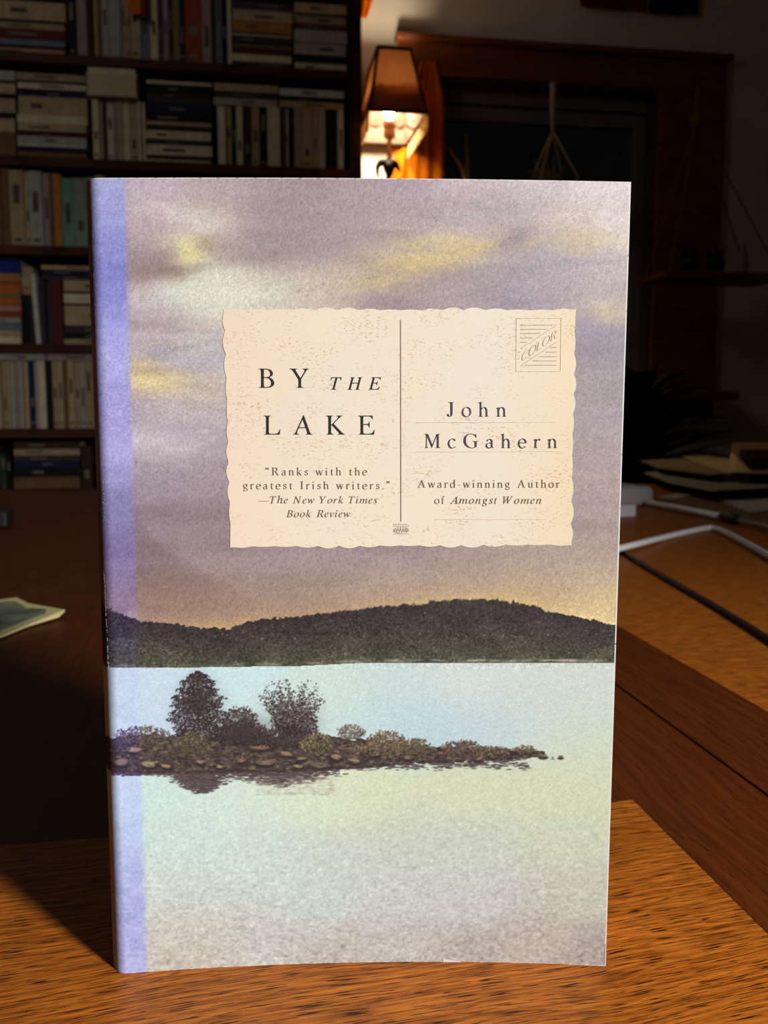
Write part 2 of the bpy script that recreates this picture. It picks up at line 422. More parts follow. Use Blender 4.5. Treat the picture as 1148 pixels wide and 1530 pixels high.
# second shelf down
pile(2, 'far left pile', -60, 21, [(103, 118, 'grey'), (118, 122, 'black'), (122, 138, 'tan'), (138, 144, 'black'), (144, 166, 'buff'), (166, 173, 'black'), (173, 194, 'tan'), (194, 232, 'brown')])
pile(2, 'wide left pile', 23, 129, [(107, 118, 'buff'), (118, 122, 'charcoal'), (122, 131, 'cream'), (131, 141, 'navy'), (141, 170, 'tan'), (170, 183, 'cream'), (183, 194, 'tan'), (194, 201, 'maroon'), (201, 213, 'grey'), (213, 217, 'light grey'), (217, 222, 'navy'), (222, 234, 'brown')])
upright(2, [(137, 147, 146, 'cream'), (147, 152, 147, 'tan'), (152.5, 158, 146, 'maroon'), (158, 168, 147, 'cream'), (168, 174, 147, 'mauve'), (174, 182, 147, 'tan'), (182, 193, 147, 'cream'), (193, 205, 147, 'tan'), (205, 210, 147, 'cream'), (210, 216, 148, 'ivory')])
pile(2, 'centre pile', 217, 317, [(117, 122.5, 'cream'), (122.5, 135, 'black'), (135, 142, 'dark brown'), (142, 152, 'charcoal'), (152, 165, 'navy'), (165, 179, 'black'), (179, 185, 'tan'), (185, 193, 'dark brown'), (193, 206, 'cream'), (206, 214, 'charcoal'), (214, 230, 'cream'), (230, 235.5, 'black'), (235.5, 241.5, 'tan')])
_t = 156
upright(2, [(325, 337, _t, 'ivory'), (337, 346, _t, 'tan'), (346, 353, _t + 1, 'black'), (353, 363, _t, 'cream'), (363, 375.5, _t + 1, 'dark brown'), (376, 388, _t + 1, 'buff'), (388, 400, _t + 1, 'black'), (400, 419, _t + 1, 'cream'),
            (419, 425, _t + 2, 'dark brown'), (425, 432, _t + 2, 'cream'), (432, 440, _t + 2, 'black'), (440, 452, _t + 2, 'mauve'), (452, 468, _t + 2, 'tan'), (468, 477, _t + 3, 'buff'), (477, 487, _t + 3, 'grey'), (487, 506, _t + 3, 'black'), (506, 515, _t + 3, 'light grey')])
_zt = onY(370, _t, BY).z + 0.0035
pile(2, 'pile over the right uprights', 319, 417, [(122, 134, 'tan'), (134, 143, 'charcoal'), (143, 154, 'grey')], base=_zt)
pile(2, 'pile by the side panel', 418.5, 516, [(130, 141, 'light grey'), (141, 148, 'black'), (148, 158, 'buff')], base=_zt)
_zp = onY(176, 146, BY).z + 0.003
_h1 = onY(165, 109, BY).z - onY(165, 142, BY).z
make_book(onY(128, 125, BY).x, onY(206, 125, BY).x, _zp, _zp + _h1, True, 'ivory', 'thick ivory book lying over the cream uprights on the second shelf down', 'books lying on the second shelf down', yf=BY - 0.004, pages_out=True)
_h2 = onY(165, 98, BY).z - onY(165, 108, BY).z
make_book(onY(130, 103, BY).x, onY(202, 103, BY).x, _zp + _h1 + 0.0006, _zp + _h1 + _h2, True, 'cream', 'thin cream book lying highest of all on the second shelf down', 'books lying on the second shelf down', yf=BY + 0.006)
# third shelf down
upright(3, [(-14, -1, 250, 'brown'), (0, 11, 249, 'brown'), (11, 33, 251, 'buff'), (33, 41, 252, 'tan'), (41, 61, 253, 'grey'), (61, 72, 255, 'mauve'), (72, 77, 256, 'brown'), (77, 90, 257, 'amber'), (90, 108, 263, 'teal'), (108, 128, 263, 'sage'), (128, 142, 262, 'sage'), (142, 156, 260, 'tan')])
# fourth shelf down
pile(4, 'far left pile', -70, 30, [(384, 407.5, 'blue'), (407.5, 420, 'amber'), (420, 436, 'orange'), (436, 444, 'olive'), (444, 454, 'orange'), (454, 464, 'pink'), (464, 474, 'rust'), (474, 482, 'grey'), (482, 493, 'slate blue'), (493, 502, 'tan'), (502, 513.5, 'cream')])
upright(4, [(31.5, 43, 439, 'black'), (43.5, 48, 439, 'charcoal')])
pile(4, 'pile on the black uprights', 29.5, 47, [(396, 413, 'buff'), (413, 427, 'tan'), (427, 438.5, 'pink')], base=onY(38, 439, BY).z + 0.0008, prints=False)
upright(4, [(49.5, 57, 408, 'light grey', R(-2.5)), (58.5, 64, 418, 'purple'), (64, 69, 418, 'black'), (69, 75, 418, 'charcoal'), (75.5, 92, 417, 'maroon')])
_z4 = pile(4, 'right pile', 93.5, 172, [(417, 434, 'tan'), (434, 437, 'dark brown'), (437, 452, 'cream'), (452, 455, 'dark brown'), (455, 485, 'tan'), (485, 497, 'charcoal'), (497, 505, 'black'), (505, 513.5, 'buff')])
pile(4, 'slim pile over the maroon upright', 59, 160, [(394, 401, 'tan'), (401, 409, 'navy'), (409, 416, 'charcoal')], base=max(_z4, onY(80, 417, BY).z) + 0.001)
# fifth shelf down
_t = 539
upright(5, [(-10, -1, _t, 'tan'), (0, 8, _t, 'buff'), (8, 13, _t, 'tan'), (13, 20, _t, 'grey'), (20, 26, _t, 'buff'), (26, 33, _t, 'grey'), (33, 40, _t, 'tan'), (40, 49, _t, 'navy'), (49, 55, _t, 'grey'), (55, 66, _t, 'cream'),
            (66, 77, _t, 'black'), (77, 85, _t, 'buff'), (85, 93, _t, 'tan'), (93, 100, _t, 'brown'), (100, 110, _t, 'tan'), (110, 118, _t, 'buff'), (118, 126, _t, 'grey'), (126, 137, _t, 'buff'), (137, 150, _t, 'tan'), (150, 164, _t, 'grey')])
_z5 = onY(60, _t, BY).z + 0.0015
pile(5, 'left row of uprights', -14, 66, [(528, 538, 'grey')], base=_z5)
pile(5, 'right row of uprights', 67, 158, [(528, 538, 'mauve')], base=_z5)
# lowest shelf in view, some book colours darkened to match its dimmer light
upright(6, [(-12, -1, 676, 'dark green'), (0, 8, 679, 'dark green'), (8.5, 16, 681, 'black')])
pile(6, 'only pile', 17.5, 119, [(659, 670, 'dark brown'), (670, 680, 'buff'), (680, 689, 'charcoal'), (689, 698, 'navy'), (698, 712, 'black'), (712, 730, 'brown')])
upright(6, [(121, 137, 667, 'dark brown')])

# bookmarks standing out of the top row
_o = onY(202, 22, BY); _w = onY(212, 10, BY).x - onY(192, 10, BY).x
tag(MB().box(-_w / 2, _w / 2, 0, 0.0015, 0, 0.085).build('paper_flyer', mat('orange_paper', (214, 104, 30), rough=0.8, var=0.08), None), 'orange paper flyer tucked over the top row of books', 'paper').location = (_o.x, BY - 0.006, _o.z)
_o = onY(214, 27, BY)
tag(MB().box(-0.0055, 0.0055, 0, 0.003, 0, 0.09).build('ribbon_bookmark', mat('red_ribbon', (140, 36, 22), rough=0.7, var=0.1), None), 'narrow red ribbon hanging beside the orange paper flyer', 'ribbon').location = (_o.x, BY - 0.006, _o.z)

# ------------------------------------------------------------------ table lamp beyond the bookcase
def fabric(name, rgb, trans, tf=0.5, rough=0.9, var=0.12, scale=120):
    if name in MATS: return MATS[name]
    m = bpy.data.materials.new(name); m.use_nodes = True
    nt = m.node_tree; L = nt.links.new; N = nt.nodes.new
    nt.nodes.remove(nt.nodes['Principled BSDF'])
    out = nt.nodes['Material Output']
    tc = N('ShaderNodeTexCoord'); nz = N('ShaderNodeTexNoise'); nz.inputs['Scale'].default_value = scale; nz.inputs['Detail'].default_value = 3
    L(tc.outputs['Object'], nz.inputs['Vector'])
    def ramp(c):
        r_ = N('ShaderNodeValToRGB'); c = lin(c)
        r_.color_ramp.elements[0].position = 0.3; r_.color_ramp.elements[1].position = 0.7
        r_.color_ramp.elements[0].color = [v * (1 - var) for v in c] + [1]; r_.color_ramp.elements[1].color = [min(1, v * (1 + var)) for v in c] + [1]
        L(nz.outputs['Fac'], r_.inputs[0]); return r_.outputs[0]
    d = N('ShaderNodeBsdfDiffuse'); t = N('ShaderNodeBsdfTranslucent'); mx = N('ShaderNodeMixShader'); mx.inputs[0].default_value = tf
    L(ramp(rgb), d.inputs[0]); L(ramp(trans), t.inputs[0]); L(d.outputs[0], mx.inputs[1]); L(t.outputs[0], mx.inputs[2]); L(mx.outputs[0], out.inputs['Surface'])
    MATS[name] = m; return m

S_BOT = EYE + 0.824                                   # lower rim of the shade
rim_nl, rim_nr = onZ(547, 165, S_BOT), onZ(640, 168, S_BOT)
_l = max(rim_nl.x, BC_X1 + 0.007); LX = (_l + rim_nr.x) / 2 ; LYN = (rim_nl.y + rim_nr.y) / 2
LYF = onZ(600, 216, S_BOT).y
HW, HD = (rim_nr.x - _l) / 2, (LYF - LYN) / 2
LY = LYN + HD
TW, TD = HW * 0.56, HD * 0.56
SHH = onY(590, 72, LY - TD).z - S_BOT
PED = 1.30
lampo = empty('table_lamp', (LX, LY, PED))
def lpart(name, mb, m, parent=None, **k):
    mb.shift((LX, LY, PED)); return mb.build(name, m, parent or lampo, **k)
M_SHADE = fabric('shade_fabric', (104, 62, 44), (216, 158, 112), 0.16)
M_LINING = fabric('shade_lining', (160, 142, 128), (235, 196, 150), 0.11)
M_SHADE_DIM = fabric('shade_dim_layer', (160, 142, 128), (235, 200, 160), 0.62)
M_STRIM = mat('shade_trim', (42, 22, 20), rough=0.8, var=0.1)
M_FRINGE = fabric('bead_fringe', (190, 160, 112), (200, 160, 100), 0.3)
def rim(s, inset=0.0):
    """corner points of the shade, s 0 at the lower rim .. 1 at the top, slightly waisted"""
    e = s ** 0.92
    w, d = HW + (TW - HW) * e - inset, HD + (TD - HD) * e - inset
    z = S_BOT + SHH * s
    return [Vector((LX - w, LY - d, z)), Vector((LX + w, LY - d, z)), Vector((LX + w, LY + d, z)), Vector((LX - w, LY + d, z))]
NS = 8
for k in range(4):
    for inset, m_, nm in ((0.0, M_SHADE, 'shade_panel'), (0.003, M_LINING, 'shade_lining')):
        P = [[rim(j / NS, inset)[k].lerp(rim(j / NS, inset)[(k + 1) % 4], i / 6) for i in range(7)] for j in range(NS + 1)]
        lpart(nm, MB().grid(P, 7, NS + 1), m_)
    for q_, (ins, top_s) in enumerate(((0.005, 0.26), (0.0065, 0.34), (0.008, 0.42))):
        P = [[rim(j * top_s / 7, ins)[k].lerp(rim(j * top_s / 7, ins)[(k + 1) % 4], i / 6) for i in range(7)] for j in range(8)]
        lpart('shade_dim_layer', MB().grid(P, 7, 8), M_SHADE_DIM)  # inner layers added to darken the lower shade in steps
    lpart('shade_trim', MB().tube([rim(j / NS)[k] for j in range(NS + 1)], 0.0045, 6), M_STRIM)
    a, b = rim(1.0)[k], rim(1.0)[(k + 1) % 4]
    lpart('shade_trim', MB().tube([a, b], 0.006, 6), M_STRIM)
    a, b = rim(0.0)[k], rim(0.0)[(k + 1) % 4]
    lpart('shade_trim', MB().tube([a, b], 0.0045, 6), M_STRIM)
    fr = MB(); nst = 24 if k % 2 == 0 else 30            # strings of beads along the rim
    for i in range(nst + 1):
        p = a.lerp(b, i / nst); ln = 0.040 + 0.010 * abs(math.sin(i * math.pi / 5))
        q = [p + Vector((RND.uniform(-.001, .001), 0, -ln * t)) for t in (0, .25, .5, .75, 0.86, 0.93, 1.0)]
        fr.tube(q, [0.0016, 0.0016, 0.0022, 0.0016, 0.0024, 0.0045, 0.0022], 5)
    if k != 2: lpart('fringe', fr, M_FRINGE, smooth=True)
M_BRONZE = mat('dark_bronze', (18, 16, 14), rough=0.3, spec=0.5, var=0.2)
M_BRASS = mat('aged_brass', (120, 78, 40), rough=0.4, var=0.15, metal=0.5)
BZ = S_BOT + 0.072
M_BULB = bpy.data.materials.new('lit_bulb'); M_BULB.use_nodes = True
_nt = M_BULB.node_tree; _nt.nodes.remove(_nt.nodes['Principled BSDF'])
_e = _nt.nodes.new('ShaderNodeEmission'); _e.inputs[0].default_value = (1.0, 0.84, 0.60, 1); _e.inputs[1].default_value = 260
_nt.links.new(_e.outputs[0], _nt.nodes['Material Output'].inputs[0])
lpart('bulb', MB().lathe([(0.012, -0.05), (0.014, -0.03), (0.026, -0.008), (0.030, 0.012), (0.026, 0.03), (0.014, 0.041), (0.002, 0.044)], (LX, LY, BZ), 18), M_BULB, smooth=True)
lpart('socket', MB().lathe([(0.016, -0.10), (0.018, -0.09), (0.018, -0.06), (0.014, -0.05)], (LX, LY, BZ), 16), M_BRASS)
lpart('harp', MB().tube([(LX + 0.045 * math.sin(t), LY, BZ - 0.045 + 0.055 - 0.055 * math.cos(t)) for t in [math.pi * 2 * i / 24 for i in range(25)]], 0.0014, 5), M_BRASS)
FIG = onY(582, 240, LY).z                               # top of the bronze figure
lpart('stem', MB().tube([(LX, LY, FIG - 0.02), (LX, LY, BZ - 0.095)], 0.007, 10), M_BRASS)
fg = MB()                                              # a dark bronze bird bent over, wings and body above a column
fx = onY(580, 250, LY).x
fg.tube(spline([(fx, LY, FIG - 0.010), (fx - 0.018, LY, FIG - 0.006), (fx - 0.031, LY, FIG - 0.020), (fx - 0.030, LY, FIG - 0.052)], 6), [0.012, 0.012, 0.012, 0.012, 0.0115, 0.011, 0.011, 0.0105, 0.010, 0.0095, 0.009, 0.0085, 0.008, 0.007, 0.006, 0.005, 0.004, 0.003, 0.002], 10)
fg.tube(spline([(fx - 0.004, LY, FIG - 0.012), (fx + 0.016, LY, FIG - 0.006), (fx + 0.028, LY, FIG - 0.016), (fx + 0.037, LY, FIG - 0.030)], 6), [0.013, 0.013, 0.013, 0.013, 0.0125, 0.012, 0.0115, 0.011, 0.0105, 0.010, 0.0095, 0.009, 0.008, 0.007, 0.006, 0.005, 0.004, 0.003, 0.002], 10)
fg.tube(spline([(fx, LY, FIG - 0.004), (fx + 0.003, LY, FIG - 0.04), (fx - 0.008, LY, FIG - 0.08), (fx, LY, FIG - 0.14), (LX, LY, PED + 0.03)], 6),
        [0.012 + 0.006 * math.sin(i * 0.55) for i in range(25)], 12)
lpart('figure', fg, M_BRONZE, smooth=True)
lpart('lamp_base', MB().lathe([(0.075, 0.0), (0.078, 0.008), (0.06, 0.018), (0.03, 0.028), (0.02, 0.04)], (LX, LY, PED), 24), M_BRONZE, smooth=True)
tag(lampo, 'lit table lamp with brown tapered fabric shade and cream bead fringe', 'lamp')

chest = empty('tall_chest', (LX + 0.02, LY, 0))
cx0, cx1, cy0, cy1 = BC_X1 + 0.02, LX + 0.17, LY - 0.16, WALL_Y - 0.09
def hpart(name, mb, m, parent=None, **k):
    mb.shift(chest.location); return mb.build(name, m, parent or chest, **k)
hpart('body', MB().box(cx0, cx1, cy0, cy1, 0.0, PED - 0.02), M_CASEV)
hpart('top', MB().box(cx0 - 0.01, cx1 + 0.01, cy0 - 0.012, cy1, PED - 0.02, PED), M_CASE, bevel=0.003)
for i in range(5):
    z0 = 0.07 + i * 0.24
    d = hpart('drawer', MB().box(cx0 + 0.02, cx1 - 0.02, cy0 - 0.014, cy0, z0, z0 + 0.22), M_CASE, bevel=0.003)
    hpart('knob', MB().lathe([(0.006, 0), (0.012, 0.006), (0.012, 0.012), (0.004, 0.016)], ((cx0 + cx1) / 2, cy0 - 0.03, z0 + 0.10), 12), M_BRASS, d)
tag(chest, 'tall dark chest of drawers standing under the lit table lamp', 'chest')

# ------------------------------------------------------------------ orange cloths by the window
M_ORANGE = fabric('orange_cloth', (240, 138, 26), (250, 146, 24), 0.4, var=0.2, scale=14)
CYY = WALL_Y - 0.037
def curtain(x_of, z0, z1, folds, amp, name, label, cat):
    root = None
    nu, nv = 60, 30; P = []
    for j in range(nv):
        t = j / (nv - 1); z = z0 + (z1 - z0) * t
        xa, xb = x_of(t); row = []
        for i in range(nu):
            s = i / (nu - 1)
            y = CYY + amp * (math.sin(s * folds * 2 * math.pi + 0.6 * math.sin(3 * t)) * (1 - 0.35 * t) + 0.5 * math.sin(s * folds * 4.4 + 2 * t))
            row.append((xa + (xb - xa) * s, y, z))
        P.append(row)
    mb = MB().grid(P, nu, nv); c = ((x_of(0)[0] + x_of(0)[1]) / 2, CYY, z0); mb.shift(c)
    o = mb.build(name, M_ORANGE, None, smooth=True); o.location = c
    md = o.modifiers.new('thickness', 'SOLIDIFY'); md.thickness = 0.0015
    return tag(o, label, cat)
c_l, c_r, c_top = onY(612, 180, CYY).x, onY(664, 180, CYY).x, onY(640, 90, CYY).z
def cx_of(t):
    mid = c_l + 0.55 * (c_r - c_l); w = (c_r - c_l)
    e = min(1.0, (1 - t) * 9.0) ** 0.5                    # rounded shoulder where it is gathered
    left = c_l - 0.16 * (1 - t)
    return (mid + (left - mid) * max(e, 0.42), mid + (c_r + 0.012 * (1 - t) - mid) * max(e, 0.42))
curtain(cx_of, OP_Z0 + 0.02, c_top, 4, 0.008, 'window_curtain', 'orange cloth curtain gathered at the left of the window beside the lamp', 'curtain')
p0, p1 = onY(543, 27, CYY), onY(562, 0, CYY)
def pen_of(t):
    w = (p1.x - p0.x) * (0.12 + 1.3 * t ** 0.8)
    return (max(BC_X1 + 0.003, p0.x - 0.012), p0.x + 0.004 + w)
curtain(pen_of, p0.z, p0.z + 0.16, 2, 0.008, 'hanging_cloth', 'orange cloth tip hanging high on the wall above the lamp', 'cloth')
for (xa, xb, yb1, yb2, col, lab) in ((868, 966, 9, 16, (120, 30, 40), 'dark red cloth flag hanging at the top edge above the window'), (971, 1044, 20, 22, (18, 50, 48), 'dark green cloth flag hanging at the top edge above the window')):
    a, b = onY(xa, yb1, WALL_Y - 0.02), onY(xb, yb2, WALL_Y - 0.02)
    P = [[(a.x + (b.x - a.x) * i / 12, WALL_Y - 0.02 + 0.004 * math.sin(i * 1.1), (a.z + (b.z - a.z) * i / 12) + 0.22 * j) for i in range(13)] for j in range(2)]
    mb = MB().grid(P, 13, 2); c = ((a.x + b.x) / 2, WALL_Y - 0.02, min(a.z, b.z)); mb.shift(c)
    o = mb.build('cloth_flag', fabric('flag_%d' % xa, col, col, 0.2), None, smooth=True); o.location = c
    md = o.modifiers.new('thickness', 'SOLIDIFY'); md.thickness = 0.002
    tag(o, lab, 'flag', 'cloth flags above the window')

# ------------------------------------------------------------------ hanging plants at the window
M_CORD = mat('cotton_cord', (190, 176, 156), rough=0.9, var=0.15, scale=300)
M_JUTE = mat('jute_cord', (120, 92, 60), rough=0.9, var=0.2, scale=300)
M_POT = mat('dark_glazed_pot', (44, 36, 34), rough=0.35, spec=0.5, var=0.2)
M_LEAF = mat('dim_leaf', (136, 132, 74), rough=0.6, var=0.3, scale=25)
M_LEAFD = mat('dark_leaf', (30, 40, 26), rough=0.6, var=0.3, scale=25)
def leaf(mb, base, tip, width, droop=0.25):
    base, tip = Vector(base), Vector(tip); d = tip - base
    side = d.cross(Vector((0, 0, 1)));
    side = side.normalized() * width if side.length > 1e-6 else Vector((width, 0, 0))
    vs = []; n = 4
    for i in range(n + 1):
        t = i / n; c = base + d * t + Vector((0, 0, -droop * d.length * t * t)); w = math.sin(math.pi * (0.12 + 0.86 * t)) * 0.5
        vs += [c - side * w, c + Vector((0, 0, -0.2 * width * w)), c + side * w]
    fs = []
    for i in range(n):
        q = i * 3; fs += [(q, q + 1, q + 4, q + 3), (q + 1, q + 2, q + 5, q + 4)]
    mb.add(vs, fs)
HY = WALL_Y - 0.12
h0, h1 = onY(826.5, 124, HY), onY(826, 196, HY)
pot_c = Vector((h1.x + 0.005, HY, onY(826, 276, HY).z))
hang = empty('plant_hanger', h0)
def hp(name, mb, m, **k):
    mb.shift(h0); return mb.build(name, m, hang, **k)
hp('hook', MB().tube([h0 + Vector((0, 0.10, 0.0)), h0 + Vector((0, 0.0, 0.012)), h0 + Vector((0, -0.004, 0))], 0.003, 6), M_BRONZE)
hp('strap', MB().tube(spline([h0, h0.lerp(h1, 0.5), h1], 4), [0.0105, 0.0105, 0.010, 0.0095, 0.009, 0.0085, 0.008, 0.0075, 0.007], 8), M_CORD, smooth=True)
for a in range(4):
    w = math.pi / 4 + a * math.pi / 2
    e = pot_c + Vector((0.085 * math.cos(w), 0.085 * math.sin(w), 0.01))
    hp('cord', MB().tube([h1, h1.lerp(e, 0.55), e], 0.0032, 6), M_CORD)
    hp('cord', MB().tube([e, pot_c + Vector((0, 0, -0.125))], 0.003, 6), M_CORD)
hp('knot', MB().lathe([(0.004, -0.165), (0.02, -0.15), (0.02, -0.135), (0.006, -0.125)], pot_c, 10), M_CORD)
tag(hang, 'pale knotted cord plant hanger in front of the dark window glass', 'plant hanger')
plant = empty('hanging_plant', pot_c + Vector((0, 0, -0.12)))
def pp(name, mb, m, **k):
    mb.shift(plant.location); return mb.build(name, m, plant, **k)
pp('pot', MB().lathe([(0.006, -0.108), (0.02, -0.08), (0.046, -0.02), (0.05, 0.0), (0.044, 0.0), (0.04, -0.02)], pot_c, 20), M_POT, smooth=True)
lf = MB()
for i in range(70):
    w = RND.uniform(0, 2 * math.pi); r_ = RND.uniform(0.03, 0.13)
    b_ = pot_c + Vector((0.03 * math.cos(w), 0.03 * math.sin(w), -0.01)); t_ = pot_c + Vector((r_ * math.cos(w), r_ * math.sin(w) * 0.7, RND.uniform(0.03, 0.11) - 0.25 * max(0, r_ - 0.08)))
    leaf(lf, b_, t_, RND.uniform(0.008, 0.016))
o = pp('foliage', lf, M_LEAF, smooth=True); o['kind'] = 'stuff'
tag(plant, 'small dim green plant in the pale cord hanger', 'plant')

# branchy stem at the left of the glass
VY = WALL_Y - 0.095
mouth = onY(702, 322, VY); br = empty('bare_branch', (mouth.x, VY, OP_Z0 + 0.0005))
mb = MB()
mb.tube(spline([onY(702, 330, VY), onY(694, 262, VY), onY(684, 240, VY), onY(672, 222, VY)], 5), [0.009 - 0.0004 * i for i in range(16)], 7)
mb.tube(spline([onY(702, 326, VY), onY(699, 240, VY), onY(697, 200, VY)], 5), [0.007 - 0.0003 * i for i in range(11)], 7)
mb.shift(br.location); mb.build('stem', M_JUTE, br, smooth=True)
vh = mouth.z - OP_Z0
MB().lathe([(0.03, 0.0), (0.045, 0.15 * vh), (0.045, 0.5 * vh), (0.018, 0.86 * vh), (0.024, vh)], (0, 0, 0), 18).build('vase', M_POT, br, smooth=True)
tag(br, 'thin branching stem rising in a vase beside the orange curtain', 'branch')

# hanging shelf with pots at the right of the window
SYH = WALL_Y - 0.22
kn = onY(1042, 178, SYH); hk = onY(1044, 132, SYH)
ba, bb = onY(996, 412, SYH - 0.12), onY(1160, 402, SYH + 0.02)
sz = ba.z
shelf = empty('hanging_shelf', (kn.x, SYH, sz))
def sp_(name, mb, m, **k):
    mb.shift(shelf.location); return mb.build(name, m, shelf, **k)
sx0, sx1 = ba.x, ba.x + 0.40
M_SHELF = wood('hanging_shelf_board', (110, 54, 30), (140, 74, 42), (70, 30, 16), along='X', grain=60, pore=(12, 120))
sp_('board', MB().box(sx0, sx1, SYH - 0.11, SYH + 0.08, sz, sz + 0.018), M_SHELF, bevel=0.003)
sp_('hook', MB().tube([hk + Vector((0, 0.2, 0)), hk], 0.003, 6), M_BRONZE)
sp_('rope', MB().tube([hk, kn], 0.008, 8), M_JUTE)
sp_('knot', MB().lathe([(0.006, -0.03), (0.024, -0.015), (0.026, 0.0), (0.018, 0.016), (0.006, 0.024)], kn, 12), M_JUTE, smooth=True)
for (ex, ey) in ((sx0 + 0.02, SYH - 0.10), (sx0 + 0.02, SYH + 0.07), (sx1 - 0.02, SYH - 0.10), (sx1 - 0.02, SYH + 0.07)):
    sp_('cord', MB().tube([kn, (ex, ey, sz + 0.018)], 0.003, 6), M_JUTE)
tag(shelf, 'small reddish wooden shelf hung from cords right of the window', 'shelf')
def potplant(px, sc, name, label, n, seed):
    r0 = random.Random(seed); c = Vector((onY(px, 390, SYH).x, SYH, sz + 0.0186)); root = empty(name, c)
    MB().lathe([(0.026 * sc, 0), (0.034 * sc, 0.05 * sc), (0.036 * sc, 0.055 * sc), (0.030 * sc, 0.055 * sc)], (0, 0, 0), 18).build('pot', M_POT, root, smooth=True)
    m_ = MB()
    for i in range(n):
        w = r0.uniform(0, 6.28); r_ = r0.uniform(0.015, 0.05) * sc
        leaf(m_, (0.008 * math.cos(w), 0.008 * math.sin(w), 0.05 * sc), (r_ * math.cos(w), r_ * math.sin(w), r0.uniform(0.08, 0.15) * sc), 0.014 * sc)
    o_ = m_.build('foliage', M_LEAFD, root, smooth=True); o_['kind'] = 'stuff'
    tag(root, label, 'plant')
potplant(1030, 0.85, 'potted_plant', 'left dark potted plant on the hanging shelf', 30, 1)
potplant(1070, 0.85, 'potted_plant', 'right dark potted plant on the hanging shelf', 34, 2)
vc = Vector((onY(1110, 392, SYH).x, SYH, sz + 0.0186))
tag(MB().lathe([(0.014, 0), (0.018, 0.02), (0.018, 0.06), (0.010, 0.09), (0.012, 0.10)], (0, 0, 0), 16).build('slim_vase', mat('pale_vase', (150, 140, 138), rough=0.4), None, smooth=True), 'slim pale vase at the right on the hanging shelf', 'vase').location = vc

# bushy floor plant right of the table's far end
fp = Vector((1.05, 2.30, 0)); floorp = empty('floor_plant', fp)
MB().lathe([(0.13, 0), (0.17, 0.26), (0.18, 0.30), (0.16, 0.30), (0.15, 0.27)], (0, 0, 0), 24).build('pot', M_POT, floorp, smooth=True)
MB().tube([(0, 0, 0.25), (0.01, 0, 0.6), (-0.01, 0.01, 0.95)], [0.02, 0.016, 0.008], 8).build('stem', M_JUTE, floorp, smooth=True)
m_ = MB(); r0 = random.Random(5)
for i in range(420):
    w = r0.uniform(0, 6.28); zz = r0.uniform(0.45, 1.0); r_ = r0.uniform(0.12, 0.36) * (1.1 - 0.45 * abs(zz - 0.7) / 0.3)
    leaf(m_, (0.3 * r_ * math.cos(w), 0.3 * r_ * math.sin(w), zz - 0.05), (r_ * math.cos(w), r_ * math.sin(w), zz + r0.uniform(0, 0.08)), r0.uniform(0.03, 0.06))
o = m_.build('foliage', M_LEAFD, floorp, smooth=True); o['kind'] = 'stuff'
tag(floorp, 'bushy dark leaved plant in shadow behind the papers', 'plant')

# ------------------------------------------------------------------ papers and things lying on the table
def slab(name, px_poly, z0, z1, m, label, cat, group=None, curl=None, bevel=0.0):
    """flat thing from the outline of its upper face; z0, z1 above the table"""
    pts = [onZ(x, y, TABLE + z1) for x, y in px_poly]
    c = sum(pts, Vector()) / len(pts); c.z = TABLE + z0
    poly = [(p.x - c.x, p.y - c.y) for p in pts]
    top = [z1 - z0] * len(poly) if curl is None else [z1 - z0 + q for q in curl]
    bot = 0.0 if curl is None else [q for q in curl]
    ar = sum(poly[i][0] * poly[(i + 1) % len(poly)][1] - poly[(i + 1) % len(poly)][0] * poly[i][1] for i in range(len(poly)))
    if ar < 0:
        poly = poly[::-1]; top = top[::-1]; bot = bot[::-1] if isinstance(bot, list) else bot
    o_ = MB().prism(poly, bot, top).build(name, m, None, bevel=bevel); o_.location = c
    return tag(o_, label, cat, group)
def paper(name, rgb, stripes=0.0, rot=0.0, ink=(110, 106, 100)):
    m = mat(name, rgb, rough=0.85, spec=0.1, var=0.10, scale=30)
    if stripes:
        nt = m.node_tree; L = nt.links.new; N = nt.nodes.new
        tc = N('ShaderNodeTexCoord'); mp = N('ShaderNodeMapping'); mp.inputs['Rotation'].default_value = (0, 0, rot)
        wv = N('ShaderNodeTexWave'); wv.inputs['Scale'].default_value = stripes; wv.inputs['Distortion'].default_value = 1.2; wv.inputs['Detail'].default_value = 2
        L(tc.outputs['Object'], mp.inputs[0]); L(mp.outputs[0], wv.inputs['Vector'])
        rp = N('ShaderNodeValToRGB'); rp.color_ramp.elements[0].position = 0.5; rp.color_ramp.elements[1].position = 0.65
        L(wv.outputs['Fac'], rp.inputs[0])
        mx = N('ShaderNodeMix'); mx.data_type = 'RGBA'
        b = nt.nodes['Principled BSDF']; src = b.inputs['Base Color'].links[0].from_socket
        L(rp.outputs[0], mx.inputs['Factor']); L(src, mx.inputs['A']); mx.inputs['B'].default_value = lin(ink) + [1]
        L(mx.outputs['Result'], b.inputs['Base Color'])
    return m
G = 'papers heaped on the table'
slab('folder', [(984, 741), (1070, 736), (1215, 742), (1260, 800), (1148, 789), (1085, 771), (985, 751)], 0.0, 0.003, mat('brown_card', (120, 84, 56), rough=0.8), 'brown card folder lying under the lined white sheet', 'folder')
slab('heap_slab', [(985, 703), (1075, 699), (1230, 705), (1260, 716), (1120, 720), (1010, 716)], 0.0, 0.020, mat('gap_shadow_dark', (46, 40, 36), rough=0.6), 'dark flat block added for the shadow gap at the base of the paper heap', 'book')  # dark block added to draw the shadow gap under the papers
slab('paper_sheet', [(962, 706), (1012, 702), (1165, 708), (1240, 724), (1062, 733), (1000, 721)], 0.0203, 0.0215, paper('grey_green_sheet', (150, 146, 124)), 'grey-green sheet lying across the dark block', 'paper', G)
